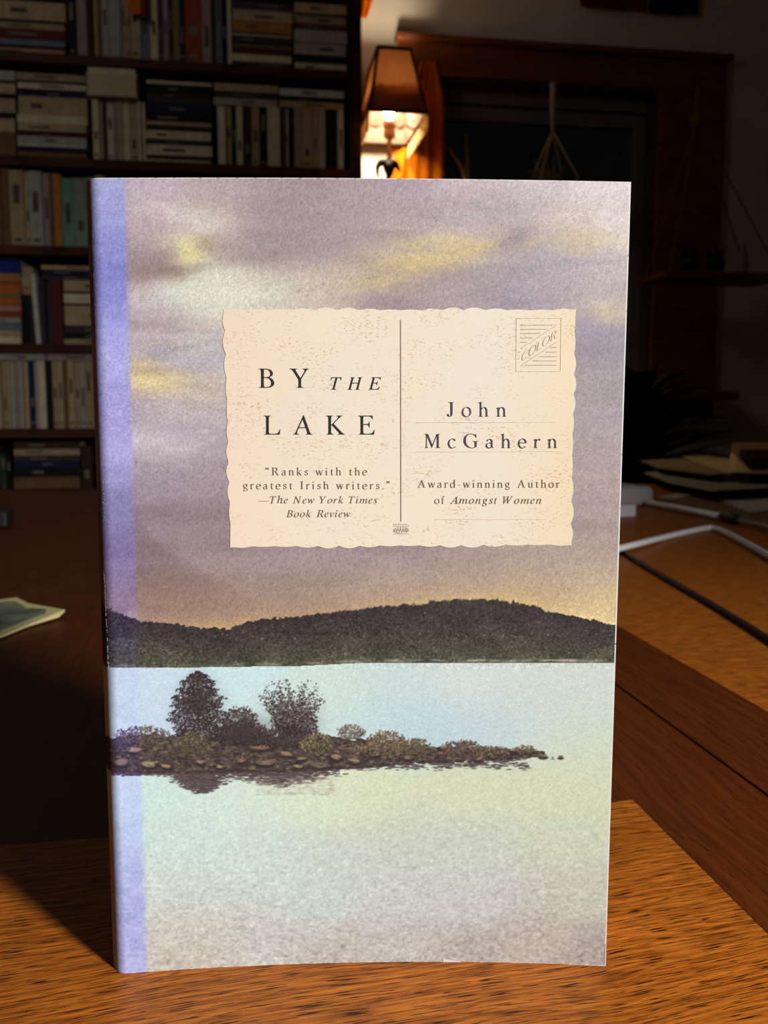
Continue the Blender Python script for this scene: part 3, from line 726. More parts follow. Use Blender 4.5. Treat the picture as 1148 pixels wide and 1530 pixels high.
slab('paper_sheet', [(1072, 745), (1100, 728), (1180, 721), (1235, 752), (1120, 764)], 0.0032, 0.0050, paper('lined_sheet', (226, 220, 206), 17.0, R(55), (138, 130, 120)), 'white sheet with ruled lines nearest in the paper heap', 'paper', G)
slab('notebook', [(1000, 694), (1060, 688), (1225, 694), (1240, 707), (1120, 712), (1040, 706)], 0.0217, 0.034, mat('dim_brown_board', (84, 62, 48), rough=0.8), 'dim brown notebook in the middle of the paper heap', 'notebook')
slab('paper_sheet', [(957, 688), (1015, 685), (1085, 697), (1100, 706), (1062, 709), (985, 699)], 0.0345, 0.0355, paper('dusky_sheet', (150, 124, 90)), 'dusky tan sheet hanging over the left of the brown notebook', 'paper', G)
slab('paper_sheet', [(1019, 681), (1052, 679), (1088, 685), (1230, 690), (1235, 704), (1092, 707)], 0.036, 0.0375, paper('tan_sheet', (196, 170, 116)), 'tan sheet spread under the curled envelope', 'paper', G, curl=[-0.001, 0.001, 0, 0, 0, 0])
ev = MB(); e0, e1, e2, e3 = onZ(1090, 706, TABLE + 0.040), onZ(1240, 710, TABLE + 0.040), onZ(1240, 690, TABLE + 0.044), onZ(1092, 684, TABLE + 0.042)
P = []
for j in range(9):
    t = j / 8; row = []
    for i in range(13):
        s = i / 12; p = e0.lerp(e1, s).lerp(e3.lerp(e2, s), t)
        row.append((p.x, p.y, p.z + 0.012 * (t ** 1.5) * max(0.0, 1 - 1.6 * s) + 0.003 * math.sin(3.1 * s) * t))
    P.append(row)
ev.grid(P, 13, 9); ev.shift(e0)
o = ev.build('envelope', paper('buff_envelope', (206, 176, 128)), None, smooth=True); o.location = e0
md = o.modifiers.new('thickness', 'SOLIDIFY'); md.thickness = 0.0008
tag(o, 'buff envelope curling up on the paper heap', 'envelope')
slab('heap_slab', [(1094, 662), (1240, 659), (1250, 668), (1106, 672)], 0.060, 0.078, mat('brown_board', (140, 104, 74), rough=0.7), 'brown flat book topmost on the paper heap', 'book')
slab('paper_sheet', [(982, 742), (1040, 732), (1048, 738), (1006, 745)], 0.0032, 0.0042, paper('small_note', (190, 178, 152)), 'small pale note on the brown card folder', 'paper', G)

def tube_thing(name, pts, r, m, label, cat, n=10, k=8):
    c = Vector(pts[0]); mb = MB().tube(spline(pts, k), r, n); mb.shift(c)
    o_ = mb.build(name, m, None, smooth=True); o_.location = c
    return tag(o_, label, cat)
M_WHITE = mat('white_plastic', (226, 226, 232), rough=0.35, spec=0.5, var=0.03)
M_BLACK = mat('black_rubber', (26, 22, 26), rough=0.5, spec=0.4, var=0.1)
ZC = TABLE + 0.0035
tube_thing('white_cable', [onZ(700, 862, ZC), onZ(830, 842, ZC), onZ(928, 819, ZC + 0.0052), onZ(1000, 801, ZC), onZ(1045, 791, ZC), onZ(1066, 789, ZC), onZ(1088, 797, ZC), onZ(1148, 830, ZC), onZ(1230, 880, ZC)], 0.0034, M_WHITE, 'white cable bent into a peak on the table right of the paperback', 'cable')
ZK = TABLE + 0.0022
tube_thing('black_cable', [onZ(905, 806, ZK), onZ(939, 829.5, ZK), onZ(1000, 866, ZK), onZ(1070, 906, ZK), onZ(1148, 954, ZK), onZ(1230, 1010, ZK)], 0.0022, M_BLACK, 'black cable running across the table under the white cable', 'cable')
# white stick with black end lying on the folder
ZP = TABLE + 0.0074
pen = empty('white_stick', onZ(972, 752, ZP))
mb = MB().tube([onZ(970, 751, ZP), onZ(1078, 771, ZP)], 0.0042, 10); mb.shift(pen.location); mb.build('barrel', M_WHITE, pen, smooth=True)
mb = MB().tube([onZ(1078, 771, ZP), onZ(1084, 772, ZP), onZ(1100, 776, ZP), onZ(1104, 777, ZP)], [0.0046, 0.0072, 0.0072, 0.004], 10); mb.shift(pen.location); mb.build('cap', M_BLACK, pen, smooth=True)
mb = MB().tube([onZ(1104, 777, ZP), onZ(1170, 792, ZP)], 0.0028, 8); mb.shift(pen.location); mb.build('tail', mat('grey_plastic', (140, 138, 120), rough=0.5), pen, smooth=True)
tag(pen, 'slim white stick with a black end lying before the papers', 'stick')
def rbox(name, a, b, depth, h, m, label, cat, bev):
    """box with its front lower edge from a to b"""
    d = (b - a); L_ = d.length; ang = math.atan2(d.y, d.x)
    o_ = MB().box(0, L_, 0, depth, 0, h).build(name, m, None, smooth=False)
    o_.location = a; o_.rotation_euler = (0, 0, ang)
    md_ = o_.modifiers.new('bevel', 'BEVEL'); md_.width = bev; md_.segments = 4
    return tag(o_, label, cat)
rbox('plastic_box', onZ(868, 760, TABLE), onZ(979, 756, TABLE), 0.09, 0.030, M_WHITE, 'low white plastic box with rounded edges behind the paperback edge', 'box', 0.009)
rbox('charger_plug', onZ(912, 774, TABLE), onZ(951, 772, TABLE), 0.02, 0.017, M_WHITE, 'small white block in front of the low white box', 'charger', 0.002)

lv = [(-70, 905), (-20, 899), (25, 900), (42, 907), (80, 910), (97, 917), (88, 921), (45, 932), (0, 950), (-60, 972)]
slab('leaflet', lv, 0.0015, 0.0030, mat('leaflet_border', (206, 196, 140), rough=0.6, var=0.08), 'curled leaflet with a pale yellow border at the left of the table', 'leaflet', curl=[0, 0, 0.004, 0.003, 0.001, 0.003, 0.001, 0, 0, 0])
lp = bpy.data.objects['leaflet']
pic = [(-70, 909), (-18, 904), (22, 905), (40, 911), (66, 914), (80, 917), (42, 927), (0, 944), (-60, 964)]
pts = [onZ(x, y, TABLE + 0.0034) for x, y in pic]
mb = MB().prism([(p.x - lp.location.x, p.y - lp.location.y) for p in pts][::-1], 0.0024, [0.0026 + q for q in (0, 0, 0, 0.001, 0.0015, 0.001, 0.003, 0, 0)])
mb.build('picture', mat('leaflet_picture', (110, 116, 100), rough=0.5, var=0.55, scale=45), lp)
rbox('dark_case', onZ(-60, 792, TABLE), onZ(12, 790, TABLE), 0.05, 0.022, M_BLACK, 'small dark case at the left edge of the table', 'case', 0.004)

# ------------------------------------------------------------------ the paperback
BK_D = 0.225
BH = 0.2040
HINGE_D = 0.0077
HINGE_R = 0.0051                     # rounding where the cover turns into the spine
book = empty('paperback_novel', view(0, BK_D, 0), -YAW)

def quad(x, pts):
    (a, A), (b, B), (c, C) = pts
    return A * (x - b) * (x - c) / ((a - b) * (a - c)) + B * (x - a) * (x - c) / ((b - a) * (b - c)) + C * (x - a) * (x - b) / ((c - a) * (c - b))
def cover_y(x, t):
    """depth of the cover face: slightly bowed, x across and t up the cover"""
    lo = quad(x, ((-0.0686, 0.2232), (-0.0025, 0.2281), (0.0597, 0.2265)))
    hi = quad(x, ((-0.0684, 0.2230), (-0.0055, 0.2232), (0.0603, 0.2268)))
    return lo + (hi - lo) * t - BK_D
def face_y(x, t):
    """the same with the rounded turn at the spine side"""
    dx = min(max(0.0, xl(t) + HINGE_R - x), 0.985 * HINGE_R)
    return cover_y(x, t) + HINGE_D - HINGE_D * math.sqrt(1 - (dx / HINGE_R) ** 2)
def xl(t): return -0.0737 + 0.0003 * t          # left silhouette
def xr(t): return 0.0597 + 0.0006 * t           # fore edge
# the printed picture is drawn in a coordinate frame laid over the cover; these two convert cover <-> picture units
def to_art(x, y, z):
    """cover point (book space, metres) -> picture units"""
    d = y + BK_D; dz = z - 0.1488
    zc = d * CP - dz * SP; yc = dz * CP + d * SP
    return 574 + FPX * x / zc, 765 - FPX * yc / zc
def from_art(u, v, lift=0.0):
    """picture units -> point on the cover, lifted off it by lift"""
    a, b = (u - 574.0) / FPX, (765.0 - v) / FPX
    dy, dz = CP + b * SP, -SP + b * CP
    d = 0.225
    for _ in range(6):
        t_ = d / dy; x = a * t_; z = 0.1488 + dz * t_
        d = face_y(x, min(1, max(0, z / BH))) + BK_D
    t_ = d / dy
    return Vector((a * t_, d - BK_D - lift, 0.1488 + dz * t_))

# --- painting of the cover picture (numpy array in picture units, one cell per unit)
AX, AY, AW, AH = 96, 248, 872, 1236
rng = np.random.default_rng(11)
yy, xx = np.mgrid[0:AH, 0:AW].astype(np.float32)
PXX, PYY = xx + AX, yy + AY
def resize(a, h, w):
    ys = np.linspace(0, a.shape[0] - 1, h); xs = np.linspace(0, a.shape[1] - 1, w)
    y0 = np.floor(ys).astype(int); x0 = np.floor(xs).astype(int)
    y1 = np.minimum(y0 + 1, a.shape[0] - 1); x1 = np.minimum(x0 + 1, a.shape[1] - 1)
    fy = (ys - y0)[:, None]; fx = (xs - x0)[None, :]
    fy = fy * fy * (3 - 2 * fy); fx = fx * fx * (3 - 2 * fx)
    if a.ndim == 3: fy, fx = fy[..., None], fx[..., None]
    return (a[y0][:, x0] * (1 - fx) + a[y0][:, x1] * fx) * (1 - fy) + (a[y1][:, x0] * (1 - fx) + a[y1][:, x1] * fx) * fy
def noise(sx, sy, octaves=1):
    out = np.zeros((AH, AW)); amp = 1.0; tot = 0
    for o_ in range(octaves):
        h = max(2, int(AH / (sy / 2 ** o_)) + 2); w = max(2, int(AW / (sx / 2 ** o_)) + 2)
        out += amp * resize(rng.standard_normal((h, w)), AH, AW); tot += amp; amp *= 0.55
    return out / tot
def field(pts, sig):
    """smooth colour field through samples (u, v, r, g, b)"""
    st = 6; gy, gx = np.mgrid[0:AH:st, 0:AW:st].astype(np.float32); gx += AX; gy += AY
    num = np.zeros(gx.shape + (3,)); den = np.zeros(gx.shape)
    for (u, v, r_, g_, b_) in pts:
        d2 = (gx - u) ** 2 * 0.7 + (gy - v) ** 2 * 1.6
        w = np.exp(-d2 / (2 * sig * sig)) + 1e-4 / (1 + d2 / 400)
        num += w[..., None] * np.array([r_, g_, b_]); den += w
    return resize(num / den[..., None], AH, AW)
def blob(A, u, v, ru, rv, c, k=1.0, ang=0.0, warp=None):
    ca, sa = math.cos(ang), math.sin(ang)
    du, dv = PXX - u, PYY - v
    if warp is not None: dv = dv + warp
    a = (du * ca + dv * sa) / ru; b = (-du * sa + dv * ca) / rv
    w = (np.exp(-(a * a + b * b)) * k)[..., None]
    A[:] = A * (1 - w) + np.array(c) * w

SKY = [(220,285,186,172,190),(330,285,178,164,172),(400,300,162,147,157),(460,300,160,146,154),(520,290,166,152,160),(600,290,170,156,168),(700,290,186,173,184),(800,290,192,180,190),(900,285,206,196,202),(930,320,212,202,204),
 (205,340,178,160,172),(205,400,160,142,148),(240,330,186,172,178),(330,315,188,176,172),(390,340,160,146,152),(450,340,156,142,150),(520,340,162,148,156),(600,335,170,156,158),(680,330,178,166,174),(760,335,172,160,168),(850,330,196,184,180),
 (400,385,160,144,148),(470,372,160,147,153),(540,365,166,152,154),(760,400,164,154,166),(830,400,176,167,179),(920,410,186,176,182),(830,440,166,156,168),(920,440,178,168,170),
 (210,460,190,178,190),(230,500,172,156,162),(300,440,198,200,190),(360,435,204,204,192),(430,430,192,184,176),(490,432,190,176,166),(600,450,160,145,152),(680,450,164,150,158),(770,450,152,143,156),
 (300,500,196,188,184),(310,530,182,182,196),(240,520,178,168,184),(230,560,202,186,154),(290,570,192,180,166),(320,585,186,176,176),(220,610,176,166,178),(300,620,180,170,182),(250,660,188,180,192),(320,650,170,160,172),
 (890,490,156,146,162),(920,530,152,144,158),(890,570,162,154,160),(910,620,166,156,166),(890,680,168,154,158),(890,750,164,148,150),(890,810,164,148,146),(905,850,176,158,150),
 (230,720,150,138,152),(310,720,156,143,156),(240,780,138,124,136),(310,790,142,128,136),(230,840,140,122,130),(320,840,146,130,136),
 (400,640,168,158,168),(600,640,168,158,168),(800,640,168,158,168),(400,840,150,135,141),(500,845,150,136,142),(600,850,152,137,144),(700,850,156,141,146),(800,848,164,148,146),(870,855,176,158,146),
 (240,878,150,126,116),(330,880,152,130,122),(420,880,152,132,124),(500,872,156,136,128),(600,868,164,144,130),(700,862,172,150,134),(800,868,184,160,134),(900,880,206,184,142)]
art = field(SKY, 26)
wp = noise(60, 22, 3) * 9
blob(art, 250, 402, 62, 13, (140, 120, 116), .75, R(-4), wp)
blob(art, 300, 335, 50, 24, (210, 202, 196), .8, R(20), wp)
blob(art, 252, 318, 58, 11, (204, 194, 198), .6, R(28), wp)
blob(art, 262, 362, 46, 14, (198, 190, 178), .5, R(-6), wp)
blob(art, 284, 374, 26, 19, (226, 220, 166), .95, R(18), wp)
blob(art, 312, 366, 17, 10, (168, 146, 128), .55, 0, wp)
blob(art, 266, 436, 34, 12, (206, 216, 222), .7, 0, wp)
blob(art, 320, 432, 92, 24, (216, 216, 202), .75, 0, wp)
blob(art, 640, 384, 92, 23, (204, 184, 132), .85, R(-7), wp)
blob(art, 720, 368, 34, 14, (198, 178, 130), .7, R(-20), wp)
blob(art, 575, 424, 48, 14, (198, 176, 138), .7, R(-8), wp)
blob(art, 764, 358, 30, 12, (146, 134, 142), .7, R(-38), wp)
blob(art, 795, 362, 18, 8, (196, 180, 150), .6, R(-20), wp)
blob(art, 878, 364, 56, 13, (208, 194, 160), .6, R(3), wp)
blob(art, 908, 466, 44, 12, (200, 188, 162), .65, R(2), wp)
blob(art, 900, 498, 60, 12, (150, 140, 158), .5, 0, wp)
blob(art, 225, 566, 52, 17, (208, 190, 146), .8, R(6), wp)
blob(art, 255, 532, 60, 8, (172, 168, 190), .6, R(10), wp)
blob(art, 560, 452, 70, 8, (158, 138, 148), .5, 0, wp)
blob(art, 255, 655, 50, 14, (194, 186, 200), .6, 0, wp)
art += (noise(130, 26, 3) * 7)[..., None]
art += (noise(90, 17, 2) * 9 * np.clip((420 - PXX) / 120, 0, 1) * np.clip((PYY - 420) / 60, 0, 1) * np.clip((760 - PYY) / 80, 0, 1))[..., None] * np.array([1, 1, .9])
# left part of the picture slightly darker below a slanting line
slant_v = np.interp(PXX, [140, 160, 200, 240, 300, 350, 400, 430], [700, 715, 770, 815, 852, 880, 908, 925])
rk = (1 / (1 + np.exp(-(PYY - slant_v) / 2.5)) * 0.10 * np.clip((430 - PXX) / 120, 0, 1))[..., None]
art *= (1 - rk * np.array([.8, 1.0, .9]))
HILL = [(96, 880), (150, 905), (165, 912), (190, 920), (215, 929), (250, 931), (300, 938), (345, 939), (352, 935), (375, 928), (410, 923), (440, 922), (470, 917), (500, 914), (530, 911), (560, 907), (580, 905), (615, 903), (650, 898), (690, 895), (730, 896), (770, 900), (800, 905), (815, 912), (850, 920), (880, 925), (918, 934), (970, 948)]
hx_, hy_ = zip(*HILL)
hill = np.interp(PXX, hx_, hy_)
# evening glow above the hill
gl = np.exp(-np.clip(hill - PYY, 0, None) / 17.0) * np.interp(PXX, [150, 210, 330, 430, 600, 760, 920], [.25, .62, .85, .62, .7, .8, 1.0])
gc = np.stack([np.interp(PXX, [150, 330, 430, 650, 800, 920], c) for c in ([150, 208, 180, 200, 216, 236], [125, 174, 146, 174, 190, 216], [130, 116, 106, 126, 134, 156])], -1)
art = art * (1 - gl[..., None]) + gc * gl[..., None]
# lake
LAKE = [(170,1015,194,212,232),(230,1020,190,216,228),(350,1012,194,224,226),(500,1030,202,222,212),(600,1040,196,216,216),(700,1020,206,219,216),(800,1050,202,217,208),(890,1010,206,216,208),(620,1078,182,211,220),(740,1078,190,211,216),(860,1090,200,216,204),(890,1130,206,216,190),(200,1070,190,210,230),(420,1060,196,222,218),(540,1060,192,218,218),
 (250,1180,194,219,214),(350,1200,200,221,206),(480,1190,206,221,194),(560,1200,206,217,186),(700,1180,206,216,186),(850,1180,206,216,182),(280,1250,192,214,208),(400,1265,194,212,204),(500,1275,196,206,198),(600,1250,192,202,190),(700,1260,196,206,194),(850,1250,200,210,186),
 (280,1330,192,204,198),(450,1330,192,206,200),(600,1330,194,200,198),(720,1330,194,198,194),(850,1320,194,196,184),(280,1390,190,190,180),(400,1400,190,190,184),(600,1395,188,186,180),(800,1395,186,178,170),(280,1440,184,180,170),(500,1440,182,178,172),(700,1435,178,171,164),(890,1435,172,162,155),(240,1450,184,180,172)]
lake = field(LAKE, 34)
shore = np.interp(PXX, [96, 155, 300, 450, 530, 560, 930], [998, 997, 997, 995, 991, 990, 990])
mk = (PYY > shore)[..., None]
art = np.where(mk, lake, art)
# wind ripples towards the near water
u2 = PXX * math.cos(.35) + PYY * math.sin(.35)
rip = noise(6, 3.2, 2); rip2 = noise(4.2, 3.4, 1)
amp = np.clip((PYY - 1175) / 260, 0, 1)
art += (np.where(PYY > 1150, rip * (2.5 + 8 * amp) + rip2 * (2 + 9 * amp), rip * 1.5))[..., None] * mk
dk = (rip2 > 1.35 - 0.25 * amp) & (PYY > 1300)
art = np.where((dk & (rng.random((AH, AW)) < 0.8 * amp))[..., None], art * 0.88, art)
# wooded hill
rough = noise(5, 4, 2) * 2.0
hm = (PYY > hill + rough) & (PYY <= shore)
s = np.clip((PYY - hill) / np.maximum(shore - hill, 1), 0, 1)
hc = np.stack([54 + 24 * s, 47 + 32 * s, 50 + 14 * s], -1)
hn = noise(2.6, 2.2, 2)
hc = hc * (1 + 0.26 * hn[..., None]) + (hn > 1.7)[..., None] * np.array([40, 40, 36])
big = noise(40, 16, 2); hc *= (1 + 0.10 * big[..., None])
art = np.where(hm[..., None], hc, art)
sh = np.exp(-((PYY - shore + 3) / 2.2) ** 2) * np.clip(0.25 + noise(14, 3, 2) * 0.5, 0, .85) * np.interp(PXX, [150, 300, 500, 920], [.7, .4, .9, 1.3])
art = art * (1 - sh[..., None]) + np.array([176, 172, 160]) * sh[..., None]
# --- island
def dab(u, v, ru, rv, c, k=1.0, ang=0.0):
    r_ = int(max(ru, rv) * 1.5) + 2
    i0, i1, j0, j1 = int(u - AX) - r_, int(u - AX) + r_ + 1, int(v - AY) - r_, int(v - AY) + r_ + 1
    if i0 < 0 or j0 < 0 or i1 >= AW or j1 >= AH: return
    du = PXX[j0:j1, i0:i1] - u; dv = PYY[j0:j1, i0:i1] - v
    ca, sa = math.cos(ang), math.sin(ang)
    d = ((du * ca + dv * sa) / ru) ** 2 + ((-du * sa + dv * ca) / rv) ** 2
    w = (np.clip(1.6 - d * 1.3, 0, 1) * k)[..., None]
    art[j0:j1, i0:i1] = art[j0:j1, i0:i1] * (1 - w) + np.array(c) * w
pr_ = random.Random(3)
# reflections first
for _ in range(3200):
    u = pr_.gauss(0, 1)
    zone = pr_.random()
    if zone < .36: u = pr_.gauss(301, 19); vmax = 1190 - abs(pr_.gauss(0, 7)) - .42 * abs(u - 301)
    elif zone < .72: u = pr_.gauss(418, 42); vmax = 1178 - abs(pr_.gauss(0, 6)) - .16 * abs(u - 418)
    elif zone < .84: u, vmax = pr_.uniform(165, 270), 1160 - abs(pr_.gauss(0, 3))
    else: u, vmax = pr_.uniform(490, 790), 1152 - abs(pr_.gauss(0, 5))
    v0 = float(np.interp(u, [160, 300, 480, 600, 700, 820], [1150, 1153, 1148, 1140, 1136, 1130]))
    v = v0 + (vmax - v0) * pr_.random() ** 1.2
    if v < v0: v = v0
    q = pr_.uniform(.8, 1.25)
    dab(u, v, pr_.uniform(2.5, 6), pr_.uniform(.7, 1.3), (80 * q, 69 * q, 70 * q), pr_.uniform(.5, .9))
for _ in range(260):
    u = pr_.uniform(380, 500); v = pr_.uniform(1160, 1188); dab(u, v, pr_.uniform(3, 7), .8, (170, 158, 150), .35)
# shingle and rocks over dark ground
top_ = np.interp(PXX, [150, 175, 205, 240, 262, 330, 480, 505, 530, 560, 605, 650, 690, 740, 790, 812, 822], [1108, 1101, 1097, 1098, 1100, 1098, 1100, 1103, 1103, 1108, 1110, 1115, 1114, 1119, 1123, 1126, 1134]) + noise(9, 6, 2) * 3
bot_ = np.interp(PXX, [150, 240, 300, 480, 600, 700, 815], [1153, 1153, 1154, 1149, 1140, 1136, 1131]) + noise(12, 6, 2) * 1.5
gm = ((PYY > top_) & (PYY < bot_) & (PXX < 818))[..., None]
gcol = np.array([74, 64, 60]) * (1 + .28 * noise(4, 2.4, 2)[..., None])
art = np.where(gm, gcol, art)
for _ in range(1500):
    u = pr_.uniform(160, 815); lo = float(np.interp(u, [160, 200, 260, 480, 560, 640, 740, 815], [1104, 1100, 1108, 1112, 1110, 1116, 1118, 1124])); hi = float(np.interp(u, [160, 240, 480, 600, 700, 815], [1152, 1152, 1148, 1139, 1135, 1130]))
    v = pr_.uniform(lo, hi); c = pr_.choice([(70, 60, 58), (60, 52, 50), (96, 84, 74), (120, 104, 88), (84, 72, 64), (48, 42, 42)])
    dab(u, v, pr_.uniform(1.5, 5), pr_.uniform(1, 2.4), c, .8)
for (u, v, ru, rv) in [(225, 1142, 15, 7), (250, 1146, 10, 5), (200, 1120, 12, 7), (180, 1140, 14, 9), (390, 1114, 26, 9), (396, 1140, 18, 7), (362, 1137, 10, 5), (330, 1146, 9, 4), (478, 1143, 20, 7), (502, 1132, 11, 7), (447, 1146, 10, 4), (452, 1134, 9, 4), (300, 1140, 8, 4), (545, 1118, 14, 6), (530, 1138, 11, 5), (430, 1128, 14, 5), (610, 1133, 10, 4), (560, 1128, 10, 5), (665, 1117, 12, 5), (715, 1136, 8, 4), (745, 1125, 8, 3.5), (770, 1122, 10, 5), (790, 1122, 9, 5), (812, 1130, 8, 3.5), (838, 1131, 5, 2.5), (826, 1132, 3, 1)]:
    dab(u, v + 2, ru * 1.05, rv, (50, 42, 40), .9); q = pr_.uniform(.75, 1.1)
    for _ in range(3):
        dab(u + pr_.uniform(-.35, .35) * ru, v - 1 + pr_.uniform(-.25, .25) * rv, ru * pr_.uniform(.45, .75), rv * pr_.uniform(.4, .62), [x * q * pr_.uniform(.88, 1.1) for x in (144, 125, 104)], .75, pr_.uniform(-.3, .3))
    for _ in range(3): dab(u + pr_.uniform(-.7, .7) * ru, v + pr_.uniform(-.3, .5) * rv, ru * .22, rv * .14, (70, 60, 54), .6, pr_.uniform(-.5, .5))
def bush(u, v, ru, rv, n, cols, sz=(0.9, 2.0), flat=1.0, k=.8):
    for _ in range(int(n * 1.7)):
        a = pr_.uniform(0, 6.283); r_ = math.sqrt(pr_.random()) * pr_.uniform(.75, 1.08)
        du, dv = r_ * math.cos(a) * ru, r_ * math.sin(a) * rv
        if dv > rv * .75: dv = rv * .75
        c = pr_.choice(cols); q = pr_.uniform(.75, 1.2) * (1 - .15 * dv / rv)
        dab(u + du, v + dv, pr_.uniform(*sz), pr_.uniform(*sz) * flat, [x * q for x in c], k, pr_.uniform(0, 3.1))
TD_ = [(56, 46, 48), (44, 36, 40), (66, 56, 54), (84, 74, 72)]
BR = [(110, 94, 76), (88, 76, 62), (70, 60, 52), (128, 110, 88)]
bush(215, 1098, 42, 14, 240, [(96, 84, 82), (74, 64, 66), (118, 106, 98)])
bush(180, 1112, 18, 10, 90, [(90, 80, 90), (70, 62, 74)])
bush(362, 1098, 46, 20, 620, TD_)
bush(430, 1104, 60, 16, 520, TD_)
bush(358, 1082, 30, 27, 420, TD_ + [(92, 78, 70)])
blob(art, 297, 1066, 27, 34, (64, 54, 56), .85)
blob(art, 296, 1040, 17, 24, (64, 54, 56), .7)
blob(art, 438, 1082, 30, 24, (70, 60, 62), .8)
blob(art, 362, 1092, 30, 20, (60, 50, 52), .85)
# left tree: rounded cone of small leaves
for _ in range(3400):
    t = pr_.random() ** .8; v = 1003 + 106 * t
    wv_ = float(np.interp(t, [0, .08, .25, .5, .72, .88, 1], [3, 17, 31, 40, 42, 34, 22])) * (1 + .12 * math.sin(v * .55) + .1 * math.sin(v * .23))
    u = 296 + wv_ * (2 * pr_.random() - 1) * pr_.uniform(.8, 1.08)
    c = pr_.choice(TD_[:3]); q = pr_.uniform(.8, 1.25)
    dab(u, v, pr_.uniform(.9, 2.1), pr_.uniform(.7, 1.4), [x * q for x in c], .85, pr_.uniform(0, 3.1))
for _ in range(70):                                        # light through the lower boughs
    u, v = pr_.uniform(262, 335), pr_.uniform(1066, 1096); dab(u, v, pr_.uniform(.8, 1.6), pr_.uniform(.7, 1.2), (178, 172, 176), .6)
# right tree: open spiky crown
for _ in range(95):
    a = pr_.uniform(-1.25, 1.25); ln = pr_.uniform(.6, 1.08)
    tx, ty = 436 + 50 * math.sin(a) * ln, 1100 - (84 * math.cos(a * .75)) * ln
    bx, by_ = 436 + pr_.uniform(-14, 14), 1100
    for k in range(24):
        t = k / 23 ; u, v = bx + (tx - bx) * t + pr_.gauss(0, 2.3 * t), by_ + (ty - by_) * t + pr_.gauss(0, 2.0)
        if v < 1108: dab(u, v, pr_.uniform(.8, 2.0), pr_.uniform(.7, 1.5), [x * pr_.uniform(.85, 1.3) for x in pr_.choice(TD_)], .75, pr_.uniform(0, 3.1))
bush(440, 1082, 36, 24, 560, TD_ + [(98, 86, 84)])
for _ in range(80):
    u, v = pr_.uniform(402, 468), pr_.uniform(1040, 1085); dab(u, v, pr_.uniform(.8, 1.5), pr_.uniform(.7, 1.2), (182, 182, 182), .55)
# scrub along the shore
bush(290, 1112, 28, 18, 330, [(92, 84, 66), (74, 68, 56), (110, 100, 78), (62, 56, 48)])
bush(472, 1112, 26, 17, 300, [(104, 96, 70), (84, 78, 58), (124, 112, 84), (66, 60, 50)])
bush(525, 1094, 22, 12, 160, [(132, 118, 108), (104, 92, 84), (84, 72, 66)], k=.65)
bush(578, 1108, 30, 17, 330, BR + [(140, 118, 86)])
bush(618, 1116, 26, 13, 220, [(96, 86, 66), (78, 70, 56), (120, 104, 80)])
bush(560, 1120, 40, 10, 200, BR)
bush(690, 1119, 32, 13, 280, [(90, 76, 70), (70, 58, 54), (116, 98, 84)])
bush(735, 1122, 28, 8, 120, BR, k=.7)
bush(785, 1120, 16, 7, 60, BR, (1, 1.8), k=.7)
for _ in range(260):                                       # dark water line
    u = pr_.uniform(165, 770); v = float(np.interp(u, [160, 300, 480, 600, 700, 820], [1153, 1154, 1150, 1141, 1137, 1131])) + pr_.gauss(0, 1); dab(u, v, pr_.uniform(2, 6), 1.1, (58, 48, 48), .7)
# blue printed band along the spine
be = 186 + (PYY - 268) * (34.0 / 1182)
bk = 1 / (1 + np.exp((PXX - be) / 1.8))
BAND = np.stack([np.interp(PYY, [260, 300, 350, 400, 440, 490, 540, 600, 680, 712, 740, 790, 850, 905, 1000, 1180, 1250, 1300, 1380, 1450], c) for c in (
    [168, 161, 144, 134, 138, 162, 168, 160, 170, 152, 132, 126, 128, 140, 188, 184, 178, 168, 160, 164],
    [170, 164, 148, 136, 140, 164, 166, 156, 166, 148, 128, 120, 114, 120, 206, 204, 196, 180, 166, 168],
    [214, 214, 208, 204, 206, 226, 222, 214, 220, 200, 176, 166, 156, 146, 232, 232, 230, 222, 214, 212])], -1)
lum = art.mean(-1, keepdims=True); isl = (PYY > 1040) & (PYY < 1165) & (lum[..., 0] < 175)
obj = (hm | isl)[..., None]
band_obj = art * np.array([.95, .95, 1.16]) + np.array([0, 0, 5])
smooth_l = noise(40, 14, 2)[..., None] * 5
band_c = np.where(obj, band_obj, BAND + smooth_l + (rip * (2 + 8 * amp))[..., None] * mk)
art = art * (1 - bk[..., None]) + band_c * bk[..., None]
# printed grain of the cover
gr = noise(2.3, 2.0, 1) * 0.7 + rng.standard_normal((AH, AW)) * 0.5
art *= (1 + gr[..., None] * np.where(PYY < 900, 0.075, np.where(PYY < 1000, 0.08, 0.034))[..., None])
art = np.where(((PYY < 905) & (PXX > be + 6))[..., None], art * np.array([1.035, 1.03, 1.0]) + 5, art * 1.02 + 4)
art = np.clip(art, 4, 250)

# reflectance of ink and paper: colours were read off the lit cover, so the lamp's own level is divided out
_lm = Vector(((lamp.location - book.location) @ RX, (lamp.location - book.location) @ FX, lamp.location.z - TABLE))
_ax = (LAMP_AIM - lamp.location).normalized(); _ax = Vector((_ax @ RX, _ax @ FX, _ax.z))
def level(x, y, z):
    """light arriving on the cover at a point of it, 1 = paper white shows as full white"""
    dx, dy, dz = _lm.x - x, _lm.y - y, _lm.z - z
    r2 = dx * dx + dy * dy + dz * dz; r_ = np.sqrt(r2)
    cs = -(dx * _ax.x + dy * _ax.y + dz * _ax.z) / r_
    c0 = math.cos(lamp_data.spot_size / 2)
    s_ = np.clip((cs - c0) / ((1 - c0) * lamp_data.spot_blend), 0, 1); s_ = s_ * s_ * (3 - 2 * s_)
    return lamp_data.energy / (4 * math.pi ** 2) * (-dy / r_) / r2 * s_ * GAIN
GAIN = 1.10
def to_lin(c):
    c = np.asarray(c) / 255.0
    return np.where(c <= 0.04045, c / 12.92, ((c + 0.055) / 1.055) ** 2.4)
